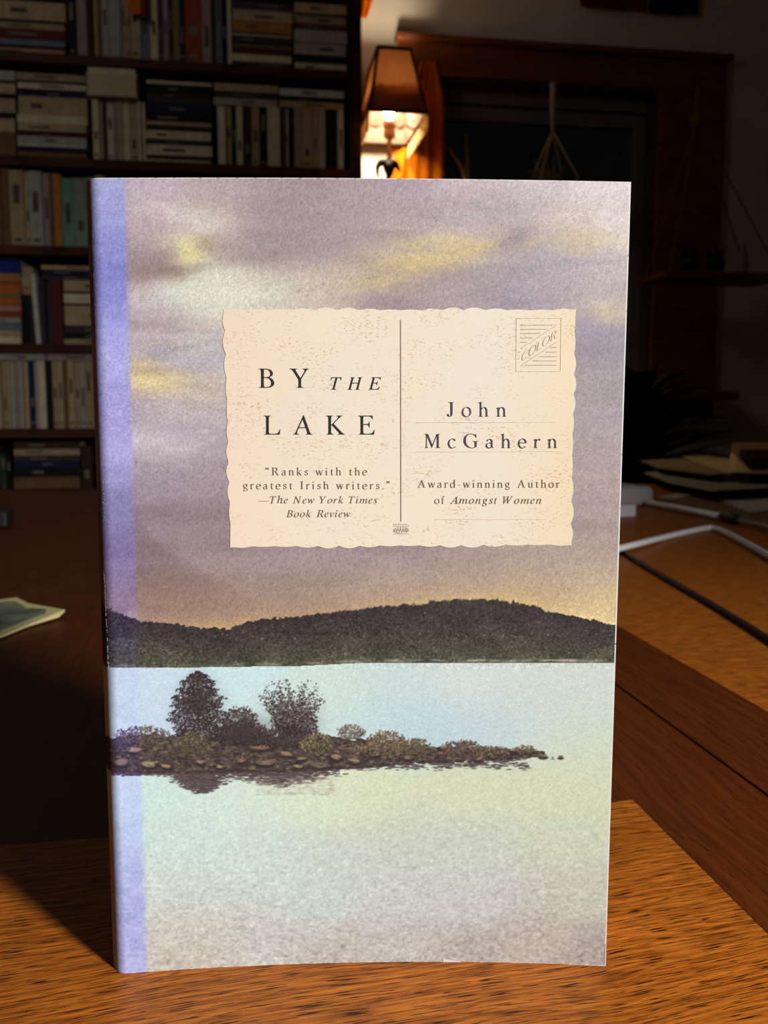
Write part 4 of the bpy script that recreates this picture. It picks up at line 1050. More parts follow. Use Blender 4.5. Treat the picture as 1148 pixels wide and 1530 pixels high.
LV = float(level(0.0, 0.0, 0.11))                         # level at the middle of the cover
LCOL = np.array(lamp_data.color)
def art_lin(c): return to_lin(c) / (LV * LCOL)
def sample(u, v):
    fx_ = np.clip(u - AX, 0, AW - 1.01); fy_ = np.clip(v - AY, 0, AH - 1.01)
    x0 = fx_.astype(int); y0 = fy_.astype(int); dx = (fx_ - x0)[:, None]; dy = (fy_ - y0)[:, None]
    return (art[y0, x0] * (1 - dx) + art[y0, x0 + 1] * dx) * (1 - dy) + (art[y0 + 1, x0] * (1 - dx) + art[y0 + 1, x0 + 1] * dx) * dy

# --- front cover: a fine grid, flat part plus the rounded turn into the spine
def cover_grid():
    ts = np.concatenate([np.linspace(0, .245, 190, endpoint=False), np.linspace(.245, .475, 330, endpoint=False), np.linspace(.475, 1, 330)])
    nflat, narc = 640, 20
    nx, nt_ = nflat + narc, len(ts)
    T = np.repeat(ts[:, None], nx, 1)
    XL, XR = xl(T) + HINGE_R, xr(T)
    S = np.concatenate([np.zeros(narc), np.linspace(0, 1, nflat)])[None, :]
    X = XL + (XR - XL) * S
    Y = cover_y(X, T)
    # uneven fore edge: worn by fractions of a millimetre
    arc = np.concatenate([np.linspace(1.45, 0.0, narc, endpoint=False), np.zeros(nflat)])[None, :]
    X = X - HINGE_R * np.sin(arc); Y = Y + HINGE_D * (1 - np.cos(arc))
    Z = T * BH
    U, V = to_art(X, Y, Z)
    U0, V0 = to_art(XL, cover_y(XL, T), Z)
    flat = arc == 0
    U = np.where(flat, U, U0 - arc * HINGE_R * 5750); V = np.where(flat, V, V0)
    me = bpy.data.meshes.new('front_cover')
    co = np.stack([X, Y, Z], -1).reshape(-1, 3).astype(np.float32)
    j, i = np.mgrid[0:nt_ - 1, 0:nx - 1]
    q = (j * nx + i)
    idx = np.stack([q, q + 1, q + nx + 1, q + nx], -1).reshape(-1).astype(np.int32)
    nq = idx.size // 4
    me.vertices.add(len(co)); me.vertices.foreach_set('co', co.ravel())
    me.loops.add(idx.size); me.loops.foreach_set('vertex_index', idx)
    me.polygons.add(nq); me.polygons.foreach_set('loop_start', np.arange(0, idx.size, 4, dtype=np.int32))
    me.polygons.foreach_set('use_smooth', np.ones(nq, dtype=bool))
    me.update(calc_edges=True)
    c = sample(U.ravel(), V.ravel())
    # paper showing where the print is worn off along the edges
    e1 = (X.ravel() > (XR.ravel() - 0.00022)); e2 = (T.ravel() > 1 - 0.0012) & (X.ravel() < 0.061)
    nz_ = np.sin(Z.ravel() * 900) + np.sin(Z.ravel() * 2310 + 1); nx_ = np.sin(X.ravel() * 1300) + np.sin(X.ravel() * 2900)
    worn = (e1 & (nz_ > -1.9)) | (e2 & (nx_ > -1.2)) | ((T.ravel() < .0012) & (nx_ > 0.9))
    c = np.where(worn[:, None], np.array([238, 234, 228]), c)
    al = np.ones((len(co), 4), np.float32); al[:, :3] = np.clip(to_lin(c) / level(np.clip(X, -0.068, 1), cover_y(np.clip(X, -0.068, 1), T), Z).ravel()[:, None] / LCOL, 0, 0.9)
    at = me.color_attributes.new('print', 'FLOAT_COLOR', 'POINT'); at.data.foreach_set('color', al.ravel())
    return me
M_COVER = bpy.data.materials.new('printed_cover'); M_COVER.use_nodes = True
_nt = M_COVER.node_tree; _b = _nt.nodes['Principled BSDF']
_a = _nt.nodes.new('ShaderNodeAttribute'); _a.attribute_name = 'print'
_n = _nt.nodes.new('ShaderNodeTexNoise'); _n.inputs['Scale'].default_value = 2600; _n.inputs['Detail'].default_value = 2
_tc = _nt.nodes.new('ShaderNodeTexCoord'); _nt.links.new(_tc.outputs['Object'], _n.inputs['Vector'])
_bp = _nt.nodes.new('ShaderNodeBump'); _bp.inputs['Strength'].default_value = 0.12; _bp.inputs['Distance'].default_value = 0.0002
_nt.links.new(_n.outputs['Fac'], _bp.inputs['Height']); _nt.links.new(_bp.outputs[0], _b.inputs['Normal'])
_nt.links.new(_a.outputs['Color'], _b.inputs['Base Color'])
_b.inputs['Roughness'].default_value = 0.6; _b.inputs['Specular IOR Level'].default_value = 0.15
front = link('front_cover', cover_grid(), book, M_COVER)
front['label'] = 'lake and island picture cover'

# spine, back cover and pages behind the front cover
THK = 0.024
M_BACK = mat('back_cover', (150, 140, 150), rough=0.5, var=0.08)
M_PAPER = mat('page_block', (232, 226, 212), rough=0.9, spec=0.05, var=0.08, scale=900, stretch=(1, 1, 0.02))
def shell(y0, y1, a0, a1, z0, z1):
    """slab following the bow of the cover between two offsets behind it"""
    mb = MB(); n = 24; k = 6
    for off, flip in ((y0, False), (y1, True)):
        P = [[(a0(t) + (a1(t) - a0(t)) * i / n, cover_y(a0(t) + (a1(t) - a0(t)) * i / n, t) + off, z0 + (z1 - z0) * t) for i in range(n + 1)] for t in [j / k for j in range(k + 1)]]
        if flip: P = [r_[::-1] for r_ in P]
        mb.grid(P, n + 1, k + 1)
    N1 = (n + 1) * (k + 1); w = n + 1
    fs = []
    for j in range(k):
        fs.append((j * w, N1 + j * w + n, N1 + (j + 1) * w + n, (j + 1) * w))
        fs.append((j * w + n, (j + 1) * w + n, N1 + (j + 1) * w, N1 + j * w))
    for i in range(n):
        fs.append((i, i + 1, N1 + n - i - 1, N1 + n - i)); fs.append((k * w + i, N1 + k * w + n - i, N1 + k * w + n - i - 1, k * w + i + 1))
    mb.f += fs; return mb
shell(0.0004, THK - 0.0006, lambda t: xl(t) + 0.0058, lambda t: xr(t) - 0.0008, 0.0006, BH - 0.0006).build('page_block', M_PAPER, book)
shell(THK - 0.0005, THK, lambda t: xl(t) + 0.002, lambda t: xr(t), 0.0, BH).build('back_cover', M_BACK, book)
mb = MB(); P = []
for j in range(7):
    t = j / 6; y_ = cover_y(xl(t) + HINGE_R, t)
    P.append([(xl(t) + HINGE_R - HINGE_R * math.sin(1.45) - 0.0004 * math.sin(math.pi * i / 8), y_ + HINGE_D * (1 - math.cos(1.45)) + (THK - HINGE_D) * i / 8, t * BH) for i in range(9)][::-1])
mb.grid(P, 9, 7)
o = mb.build('spine', M_BACK, book, smooth=True); md = o.modifiers.new('thickness', 'SOLIDIFY'); md.thickness = 0.0004

# --- postcard printed on the cover
LIFT = 0.00012
card = []
def edge_pts(a, b, n, amp, out):
    a, b = Vector(a), Vector(b); m_ = n * 10
    for i in range(m_):
        t = i / m_; ph = t * n + 0.22 * math.sin(5.1 * t + n) * math.sin(math.pi * t)
        w = abs(math.sin(math.pi * ph)) ** 0.9 * amp * (0.75 + 0.45 * math.sin(7.3 * math.floor(ph) + n))
        card.append(a.lerp(b, t) + Vector(out) * (w - amp * .5) * min(1.0, t * n * 2, (1 - t) * n * 2))
edge_pts((334, 462), (861, 462), 16, 3.6, (0, -1))
edge_pts((861, 462), (854, 815), 11, 3.6, (1, 0))
edge_pts((854, 815), (344, 818), 16, 3.6, (0, 1))
edge_pts((344, 818), (334, 462), 11, 3.6, (-1, 0))
mb = MB(); K = 48; cc = Vector((598, 640)); n = len(card)
rows = [[from_art(*(cc.lerp(p, k / K)), LIFT) for p in card] for k in range(1, K + 1)]
vs = [from_art(cc.x, cc.y, LIFT)] + [v for r_ in rows for v in r_]
fs = [(0, 1 + (i + 1) % n, 1 + i) for i in range(n)] + [(1 + k * n + i, 1 + k * n + (i + 1) % n, 1 + (k + 1) * n + (i + 1) % n, 1 + (k + 1) * n + i) for k in range(K - 1) for i in range(n)]
mb.add(vs, fs)
M_CARD = bpy.data.materials.new('postcard_paper'); M_CARD.use_nodes = True
_nt = M_CARD.node_tree; _b = _nt.nodes['Principled BSDF']; L = _nt.links.new; N = _nt.nodes.new
tc = N('ShaderNodeTexCoord')
def nz(scale, st, detail, lo, hi, rough=.6):
    mp = N('ShaderNodeMapping'); mp.inputs['Scale'].default_value = st; L(tc.outputs['Object'], mp.inputs[0])
    x = N('ShaderNodeTexNoise'); x.inputs['Scale'].default_value = scale; x.inputs['Detail'].default_value = detail; x.inputs['Roughness'].default_value = rough; L(mp.outputs[0], x.inputs['Vector'])
    r_ = N('ShaderNodeMapRange'); r_.inputs['From Min'].default_value = lo; r_.inputs['From Max'].default_value = hi; L(x.outputs['Fac'], r_.inputs['Value']); return r_.outputs[0]
def cmix(f, a, c):
    x = N('ShaderNodeMix'); x.data_type = 'RGBA'; L(f, x.inputs['Factor'])
    if hasattr(a, 'is_output'): L(a, x.inputs['A'])
    else: x.inputs['A'].default_value = a
    if hasattr(c, 'is_output'): L(c, x.inputs['B'])
    else: x.inputs['B'].default_value = c
    return x.outputs['Result']
def cl(c): return [float(q) for q in art_lin(c)] + [1]
base = cmix(nz(28, (1, 1, 1), 3, .35, .65), cl((242, 233, 214)), cl((247, 233, 209)))
# yellowed, pinkish paper towards the left edge and corners
sp = N('ShaderNodeSeparateXYZ'); L(tc.outputs['Object'], sp.inputs[0])
mr = N('ShaderNodeMapRange'); mr.inputs['From Min'].default_value = -0.012; mr.inputs['From Max'].default_value = -0.040; L(sp.outputs['X'], mr.inputs['Value'])
mr2 = N('ShaderNodeMapRange'); mr2.inputs['From Min'].default_value = 0.028; mr2.inputs['From Max'].default_value = 0.046; L(sp.outputs['X'], mr2.inputs['Value'])
ma = N('ShaderNodeMath'); ma.operation = 'MULTIPLY'; L(mr.outputs[0], ma.inputs[0]); ma.inputs[1].default_value = 0.8
ma2 = N('ShaderNodeMath'); ma2.operation = 'MULTIPLY'; L(mr2.outputs[0], ma2.inputs[0]); ma2.inputs[1].default_value = 0.7
base = cmix(ma.outputs[0], base, cl((247, 224, 200)))
base = cmix(ma2.outputs[0], base, cl((246, 224, 186)))
fl = nz(2500, (.45, 1, 1.0), 2, .555, .67)
fl2 = nz(130, (.6, 1, 1), 3, .42, .66)
mm = N('ShaderNodeMath'); mm.operation = 'MULTIPLY'; L(fl, mm.inputs[0]); L(fl2, mm.inputs[1])
base = cmix(mm.outputs[0], base, cl((214, 172, 128)))
tn = N('ShaderNodeAttribute'); tn.attribute_name = 'lamp_falloff_inverse'
mu = N('ShaderNodeMix'); mu.data_type = 'RGBA'; mu.blend_type = 'MULTIPLY'; mu.inputs['Factor'].default_value = 1.0
L(base, mu.inputs['A']); L(tn.outputs['Color'], mu.inputs['B']); base = mu.outputs['Result']
L(base, _b.inputs['Base Color']); _b.inputs['Roughness'].default_value = 0.55; _b.inputs['Specular IOR Level'].default_value = 0.2
o = mb.build('postcard', M_CARD, book, smooth=True)
_co = np.array(mb.v); _tn = np.ones((len(_co), 4), np.float32); _tn[:, :3] = (LV / level(_co[:, 0], _co[:, 1], _co[:, 2]))[:, None]  # card colour graded against the lamp's falloff, darker where the lamp is stronger
_at = o.data.color_attributes.new('lamp_falloff_inverse', 'FLOAT_COLOR', 'POINT'); _at.data.foreach_set('color', _tn.ravel())
o['label'] = 'cream postcard with scalloped edges printed on the cover'

# --- lettering
GL = json.loads('''{"RA":[[251,703,265,703,487,86,504,54,529,32,562,20,601,16,604,4,332,4,330,15,335,15,375,20,395,36,396,67,383,116,338,239,102,239,88,236,79,226,39,136,22,85,21,53,34,34,53,22,78,17,106,15,107,4,-123,4,-125,16,-69,31,-29,80,0,143,56,268,140,455],[224,558,97,268,328,268]],"RB":[[-57,688,195,688,375,651,460,543,446,443,333,374,443,312,498,216,505,156,491,104,457,62,406,30,338,11,254,4,-46,4,-46,16,-44,16,-4,21,21,36,34,64,38,107,36,572,35,601,31,625,20,648,2,663,-25,672,-56,675],[201,662,173,661,154,658,142,653,135,643,132,630,130,612,129,588,129,545,130,483,131,401,137,390,148,384,163,382,184,381,278,392,339,425,367,478,362,549,306,634],[146,354,134,347,129,333,130,109,130,98,131,87,132,75,134,66,144,46,162,34,187,29,221,27,313,40,373,80,399,143,391,226,365,285,323,326,266,349,193,357,166,356]],"RE":[[-57,688,464,688,475,546,466,546,466,546,452,587,435,618,412,639,380,653,338,660,281,662,196,662,170,661,151,657,139,650,132,637,129,617,129,591,128,383,218,383,282,389,322,407,344,438,351,481,362,481,358,244,348,244,345,259,341,279,331,308,319,329,304,344,283,352,256,356,222,357,130,357,129,125,130,109,130,93,131,80,133,70,143,51,161,38,185,33,220,31,289,31,354,35,408,47,450,67,484,98,509,138,527,186,539,186,519,4,-46,4,-46,16,-45,16,-5,20,20,34,33,62,37,108,36,572,35,603,32,624,21,647,2,663,-25,672,-56,675]],"RG":[[297,703,366,697,431,679,461,669,485,661,503,656,515,654,534,656,548,664,557,678,564,695,573,695,584,491,573,491,532,568,471,628,396,666,310,678,224,663,156,618,106,548,77,457,69,356,84,258,127,155,193,77,278,28,376,12,426,18,467,35,496,61,505,93,504,234,503,245,502,256,501,267,499,276,488,299,467,313,437,319,397,323,397,334,676,334,676,323,646,321,623,313,608,300,600,282,599,270,598,256,597,238,597,218,602,55,494,6,368,-11,275,-2,189,24,113,65,51,121,3,190,-29,269,-41,342,-38,413,-21,481,8,544,48,599,98,644,189,688]],"RI":[[-52,688,219,688,219,676,214,676,177,671,153,657,140,629,136,585,137,120,138,90,142,67,153,44,172,29,198,20,230,17,230,4,-42,4,-41,16,-40,16,-12,18,10,23,25,34,35,51,40,75,42,107,41,572,40,603,37,624,25,647,6,663,-21,672,-52,675]],"RJ":[[-33,688,245,688,244,676,208,672,183,660,170,635,166,593,169,201,162,107,138,41,96,2,36,-11,-10,-5,-48,13,-76,40,-92,73,-94,94,-88,110,-76,121,-58,125,-39,122,-22,113,-8,99,0,82,1,76,1,71,1,65,1,60,1,49,3,39,15,17,38,10,60,17,70,37,71,51,73,69,74,89,74,113,72,564,70,604,67,626,55,650,34,664,3,670,-34,674]],"RK":[[-57,688,209,688,209,676,203,676,168,672,145,660,133,634,129,590,129,396,129,393,129,389,130,384,130,381,135,371,144,368,152,369,157,374,349,571,382,613,388,646,366,669,323,676,322,676,321,688,555,688,553,677,551,677,510,667,467,638,418,592,355,530,220,394,499,101,538,63,574,36,610,20,643,16,643,4,355,4,356,15,360,15,389,17,408,23,418,36,417,55,412,68,402,84,388,101,370,120,161,342,152,349,142,351,131,347,129,335,130,112,131,86,133,69,146,43,166,27,196,19,232,16,232,4,-46,4,-46,16,-45,16,-17,18,4,23,20,34,30,51,36,75,37,107,36,572,35,603,32,624,21,647,2,663,-25,672,-56,675]],"RL":[[-43,688,224,688,222,677,187,672,162,658,148,630,144,586,145,138,145,114,146,96,146,83,147,76,158,53,175,39,201,33,237,31,308,31,378,34,432,45,473,64,504,94,527,137,544,192,556,192,544,4,-32,4,-32,16,-31,16,9,21,35,35,48,63,52,107,50,572,50,588,50,602,48,614,46,624,35,647,16,663,-11,672,-42,675]],"RM":[[-54,688,127,688,345,150,555,688,738,688,738,676,732,676,695,671,671,657,658,629,654,585,656,120,656,104,657,90,658,78,660,67,671,44,690,29,717,20,749,17,749,4,483,4,483,13,509,17,530,23,546,36,555,55,561,84,562,122,561,607,323,4,314,4,72,605,69,154,70,106,76,71,88,45,107,28,134,19,166,16,166,4,-50,4,-49,16,-22,18,0,23,16,34,27,51,32,75,34,107,39,572,38,601,35,624,23,647,4,663,-23,672,-54,675]],"RR":[[-57,688,233,688,327,678,399,649,450,603,479,542,462,426,331,352,485,125,521,77,553,43,584,23,619,16,618,16,618,4,469,4,239,344,214,344,190,344,169,345,150,346,130,348,130,133,132,94,136,68,147,43,166,26,192,18,226,15,231,15,231,4,-46,4,-46,16,-44,16,-4,21,21,36,34,64,38,107,36,572,35,601,31,625,20,648,2,663,-25,672,-56,675],[195,663,172,662,155,658,142,651,135,638,131,620,130,594,129,372,150,371,166,370,184,368,202,368,292,379,351,414,379,469,374,541,313,633]],"RT":[[-72,530,-73,688,495,688,509,525,498,525,497,529,495,537,493,545,491,553,471,602,442,636,399,654,337,660,296,660,284,658,275,653,271,644,270,631,268,139,269,95,274,64,286,40,307,25,337,18,379,16,384,16,384,4,78,4,77,16,82,16,114,18,139,25,156,38,167,59,173,90,175,132,176,620,176,629,174,640,162,655,138,660,111,660,54,657,11,647,-20,629,-41,604,-52,569,-57,528]],"RW":[[-119,688,150,688,150,678,145,678,105,673,83,657,78,626,85,576,181,159,340,527,326,589,312,629,291,656,261,672,222,677,220,677,219,688,476,688,475,677,449,675,428,669,415,656,411,635,413,605,421,563,512,165,665,552,680,604,680,643,653,667,600,676,601,688,802,688,803,677,803,677,775,670,751,649,731,616,710,570,476,-11,463,-11,352,475,143,-11,130,-11,-8,587,-22,629,-45,657,-78,672,-118,677]],"RY":[[-158,688,134,688,133,676,99,672,75,666,63,652,64,630,68,619,73,608,79,596,87,584,240,342,355,530,375,565,388,593,395,616,394,636,384,654,364,667,351,670,335,673,318,675,303,676,302,688,532,688,532,673,507,668,482,648,455,617,426,573,264,307,263,99,264,90,264,80,265,69,267,60,279,36,301,22,334,16,375,14,374,4,76,4,77,14,110,17,137,23,155,33,165,49,170,70,172,97,171,299,13,546,-17,591,-44,625,-71,649,-98,665,-128,673,-157,676]],"IA":[[531,705,548,705,523,86,527,55,543,34,571,22,610,17,607,2,331,2,335,17,341,17,382,22,408,38,421,68,427,116,431,237,198,237,183,234,171,224,95,135,58,84,45,53,49,35,63,24,85,19,114,17,110,2,-124,2,-120,17,-57,33,1,82,56,145,162,269,320,456],[445,552,209,270,433,270]],"IB":[[128,690,381,690,552,653,609,543,567,442,438,374,529,313,558,216,549,155,520,103,475,60,415,28,341,9,255,2,-47,2,-43,18,-40,18,1,23,30,38,50,65,65,107,189,573,196,602,198,625,193,647,180,662,156,670,123,674],[379,660,351,659,332,656,319,651,310,642,304,629,297,612,290,587,278,544,262,482,241,401,244,391,252,386,266,384,287,383,383,394,452,426,494,479,508,549,476,632],[242,352,229,346,221,332,161,108,159,98,157,86,155,75,154,66,158,47,172,36,195,31,228,29,323,42,393,81,436,144,450,226,440,284,410,324,359,347,289,355,262,354]],"IE":[[128,690,653,690,624,544,611,544,611,546,608,587,600,617,583,638,556,651,515,658,460,660,375,660,349,659,329,655,316,648,306,636,298,617,290,591,234,385,321,385,386,391,431,408,461,439,479,483,494,483,425,242,411,242,413,260,414,279,412,307,406,328,395,342,377,350,352,354,318,355,227,355,165,124,161,108,158,93,155,80,154,70,158,52,172,40,194,35,228,33,297,33,363,37,420,49,468,69,509,99,545,139,576,188,592,188,522,2,-47,2,-43,18,-41,18,0,22,28,36,48,63,64,108,189,573,196,603,198,624,193,646,180,661,156,670,123,674]],"IH":[[128,690,399,690,395,674,393,674,353,669,325,656,304,627,287,581,245,426,242,414,241,403,243,394,250,388,261,385,276,384,532,384,547,385,557,388,564,395,569,407,613,573,620,602,622,624,617,646,603,661,579,670,547,674,551,690,823,690,819,674,812,674,774,669,747,655,727,628,711,585,587,119,583,103,580,89,578,77,577,67,582,45,596,30,620,22,653,18,648,2,377,2,381,18,383,18,412,20,435,25,453,35,467,52,478,76,488,107,544,316,545,319,545,323,546,327,546,331,544,341,537,347,526,349,511,350,256,350,241,349,231,346,224,340,219,328,163,119,159,103,156,89,154,77,153,67,158,45,172,30,196,22,229,18,224,2,-47,2,-43,18,-41,18,-13,20,10,25,28,35,42,52,54,76,64,107,189,573,196,603,198,624,193,646,180,661,156,670,123,674]],"IN":[[128,690,270,690,527,155,638,566,643,586,646,603,648,617,649,628,644,651,629,664,604,670,569,674,573,690,795,690,790,674,763,672,740,667,722,657,706,641,694,617,683,585,520,-14,504,-14,228,561,110,126,105,106,102,89,100,75,99,64,104,41,118,28,143,22,178,18,174,2,-47,2,-43,18,-3,22,26,36,48,63,64,107,195,584,197,590,198,596,199,602,199,608,194,631,179,653,157,669,128,674,124,674]],"IR":[[128,690,419,690,510,680,576,651,615,604,628,542,579,424,428,351,521,126,544,78,566,45,592,25,624,18,625,18,621,2,468,2,330,342,307,342,283,342,262,343,243,344,226,346,168,132,159,93,156,68,161,43,174,28,197,20,230,17,238,17,234,2,-47,2,-43,18,-40,18,1,23,30,38,50,65,65,107,189,573,196,602,198,625,193,647,180,662,156,670,123,674],[374,661,351,660,333,656,319,649,309,637,300,619,292,594,232,374,250,373,266,372,283,370,301,370,393,381,462,416,504,470,518,541,482,631]],"IT":[[69,528,112,690,684,690,652,523,637,523,638,529,638,537,638,545,638,553,632,602,612,634,575,652,515,658,474,658,462,656,453,652,447,643,442,631,307,138,297,95,293,64,298,41,315,27,342,20,383,18,391,18,387,2,76,2,80,18,86,18,119,20,145,27,165,39,182,60,196,91,209,132,342,620,344,630,345,639,338,654,316,658,289,658,232,655,186,645,151,628,124,602,103,568,87,526]],"IW":[[65,690,338,690,334,676,328,676,287,671,262,655,249,625,243,576,226,165,480,527,483,589,480,628,467,655,442,670,405,675,400,675,404,690,664,690,660,675,632,673,610,667,594,654,584,634,578,604,575,563,559,172,813,553,841,604,851,642,832,666,780,675,785,690,991,690,987,675,986,675,957,668,928,648,899,615,865,569,474,-13,458,-13,478,469,141,-13,125,-13,149,587,146,628,131,655,103,670,62,676]],"IY":[[27,690,322,690,317,674,281,670,256,664,241,651,236,630,237,619,239,609,242,597,246,584,333,346,497,532,526,566,547,594,560,617,564,636,559,653,543,665,531,668,517,671,500,673,483,674,487,690,720,690,715,672,688,666,658,647,623,615,583,571,348,306,292,98,290,90,288,79,286,69,285,60,291,37,308,24,339,18,381,16,377,2,74,2,79,16,115,19,142,25,162,35,177,50,187,70,196,97,250,299,159,546,141,590,123,624,103,647,80,663,53,671,23,674]],"Ie":[[291,469,330,464,359,450,376,427,382,396,364,337,309,284,218,241,89,214,86,193,84,176,82,160,82,146,106,63,177,36,251,57,329,118,341,106,294,56,244,20,191,-1,132,-8,76,2,33,32,5,81,-4,147,1,195,15,245,39,295,70,342,108,385,151,420,221,457],[268,446,236,439,202,419,170,386,140,344,114,293,92,232,185,255,251,294,292,346,306,404,297,436]],"Ig":[[226,472,263,468,306,455,344,442,366,438,429,438,429,398,359,398,365,374,367,352,360,303,339,260,307,223,266,195,217,177,164,171,143,172,121,174,96,151,88,129,108,103,166,79,236,54,287,26,319,-10,330,-59,323,-105,301,-146,266,-180,219,-205,161,-221,94,-226,24,-218,-30,-193,-64,-157,-75,-111,-43,-34,57,36,22,59,11,85,17,103,33,124,90,180,35,228,17,290,24,337,45,380,77,417,120,447,170,466],[219,452,189,445,160,426,135,396,115,359,101,317,97,271,114,210,166,190,197,196,226,216,250,245,269,282,282,325,286,371,281,405,268,431,246,447],[78,29,7,-29,-16,-95,16,-173,112,-199,226,-172,264,-89,259,-66,244,-45,223,-28,197,-13,169,0,141,10,105,22]],"Ih":[[109,758,289,758,250,576,241,535,231,494,221,452,209,408,224,408,312,510,408,543,487,516,513,434,512,415,508,391,502,361,495,324,469,206,463,177,459,150,457,125,456,101,465,64,493,51,524,57,556,73,572,48,512,6,453,-8,416,-1,388,18,370,49,364,90,365,116,368,147,374,183,383,225,406,329,412,357,417,382,420,404,421,422,409,468,373,483,315,464,256,406,208,330,182,257,128,2,39,2,169,618,176,653,178,671,160,708,106,720,100,720]],"Ii":[[182,687,201,683,217,672,228,656,232,637,228,618,218,602,201,592,182,588,164,592,148,602,137,618,133,637,137,655,148,672,164,683],[184,469,191,466,193,459,193,455,192,451,191,446,189,442,92,118,86,93,84,77,90,54,107,46,145,66,193,122,205,110,125,20,49,-10,14,3,2,43,3,59,7,79,12,101,19,127,84,358,86,367,88,377,90,386,91,393,87,411,75,422,55,428,28,430,32,443,66,448,97,452,123,456,143,460,172,467]],"Ik":[[251,723,257,721,259,714,257,703,254,694,121,229,291,355,331,390,344,417,331,434,297,440,303,453,499,453,495,439,494,439,435,425,365,382,242,288,317,107,327,86,339,68,353,55,369,51,406,68,448,115,460,102,424,54,388,19,353,-2,324,-9,300,-3,281,15,262,47,241,95,180,242,114,193,59,2,-17,2,155,617,159,633,160,647,157,664,148,674,131,679,106,680,95,680,100,695,133,700,163,705,188,709,208,714,224,718,236,721,245,723]],"Im":[[183,469,190,466,192,459,191,455,191,451,190,446,188,442,130,256,275,417,392,468,435,454,450,412,443,360,420,266,554,419,668,468,711,453,726,410,725,395,722,377,717,356,711,332,647,97,646,92,645,86,643,80,643,74,648,56,663,50,681,55,699,70,709,80,720,94,732,110,743,126,754,113,682,22,610,-9,574,5,562,46,565,78,574,115,633,324,640,357,643,379,635,403,612,411,584,405,552,385,517,354,482,313,447,263,414,205,391,158,371,108,353,55,338,2,264,2,352,301,363,347,367,383,360,404,338,411,317,407,291,393,262,372,230,343,198,308,167,267,146,231,127,192,109,150,92,105,59,2,-16,2,76,314,83,340,88,362,92,379,93,392,89,410,76,421,56,427,27,430,31,444,94,450,140,459,157,463,169,467,178,468]],"In":[[194,469,195,469,196,467,197,463,196,458,133,255,213,353,281,417,342,455,392,467,434,454,448,414,447,395,445,375,440,354,434,332,376,132,371,112,367,95,364,83,363,73,369,54,386,48,421,70,464,132,477,123,405,23,331,-11,311,-8,296,2,286,19,283,41,293,97,323,208,353,321,363,378,356,403,335,411,314,407,289,394,263,374,236,347,208,317,181,283,157,248,136,212,98,123,62,2,-15,2,81,328,91,365,94,391,91,408,80,419,62,424,34,426,28,426,31,440,68,445,100,450,128,454,149,459,179,467]],"Io":[[300,469,368,458,421,425,454,374,465,307,460,257,444,206,418,157,385,110,346,69,302,36,230,1,157,-10,91,1,40,34,7,85,-4,152,3,208,22,265,53,318,93,367,140,409,191,441,246,462],[294,447,244,435,196,400,151,345,114,274,89,197,81,124,87,78,104,43,132,22,168,15,209,23,248,46,284,81,316,126,343,177,363,231,377,285,381,337,359,419]],"Ir":[[176,469,183,466,183,458,128,256,237,419,309,469,326,466,339,456,348,441,351,421,347,397,335,377,318,364,298,360,283,363,269,371,260,383,254,404,140,235,60,2,-16,2,70,310,81,356,85,386,81,406,71,417,50,422,21,425,24,440,58,446,88,451,114,456,134,460,163,467]],"Is":[[183,469,219,467,246,459,269,451,288,448,306,453,312,466,326,466,306,321,292,321,262,415,194,447,170,443,151,429,137,410,133,388,142,352,170,309,186,289,201,269,216,249,229,229,244,204,255,180,263,156,265,132,260,94,246,61,223,32,193,9,157,-5,116,-10,79,-7,49,1,27,8,9,11,-7,7,-14,-4,-31,-4,-9,156,4,155,13,96,34,50,65,22,106,13,139,19,165,38,183,66,189,102,181,139,157,179,141,199,126,220,111,240,96,261,81,284,70,308,63,331,61,354,70,400,95,437,134,461]],"It":[[203,582,222,582,184,451,269,451,262,423,177,423,96,116,89,88,87,67,92,50,107,44,140,62,185,115,197,101,122,18,49,-10,15,2,3,39,4,52,5,65,8,78,12,91,101,423,31,423,35,441,123,484]],"Iv":[[358,470,376,466,391,454,401,434,404,409,362,293,235,128,111,-10,93,-10,77,254,73,304,68,344,62,375,55,396,33,420,-1,428,-7,428,-3,443,20,447,42,452,62,456,79,460,92,464,103,467,112,468,117,468,137,422,150,280,161,82,207,130,245,173,278,214,307,252,347,316,360,356,356,368,345,379,333,391,323,404,315,416,313,429,316,446,325,459,340,467]],"Iw":[[356,470,370,470,408,100,483,189,526,244,557,290,575,328,581,358,576,371,562,387,547,407,542,427,545,444,553,458,566,466,583,469,600,465,614,452,624,433,627,407,597,310,505,175,357,-10,344,-10,306,335,89,-10,74,-10,68,260,66,309,63,349,58,379,51,400,30,424,0,432,-3,432,-1,445,23,449,45,454,65,458,81,462,94,466,104,469,113,470,118,470,134,417,142,255,144,129]]}''')
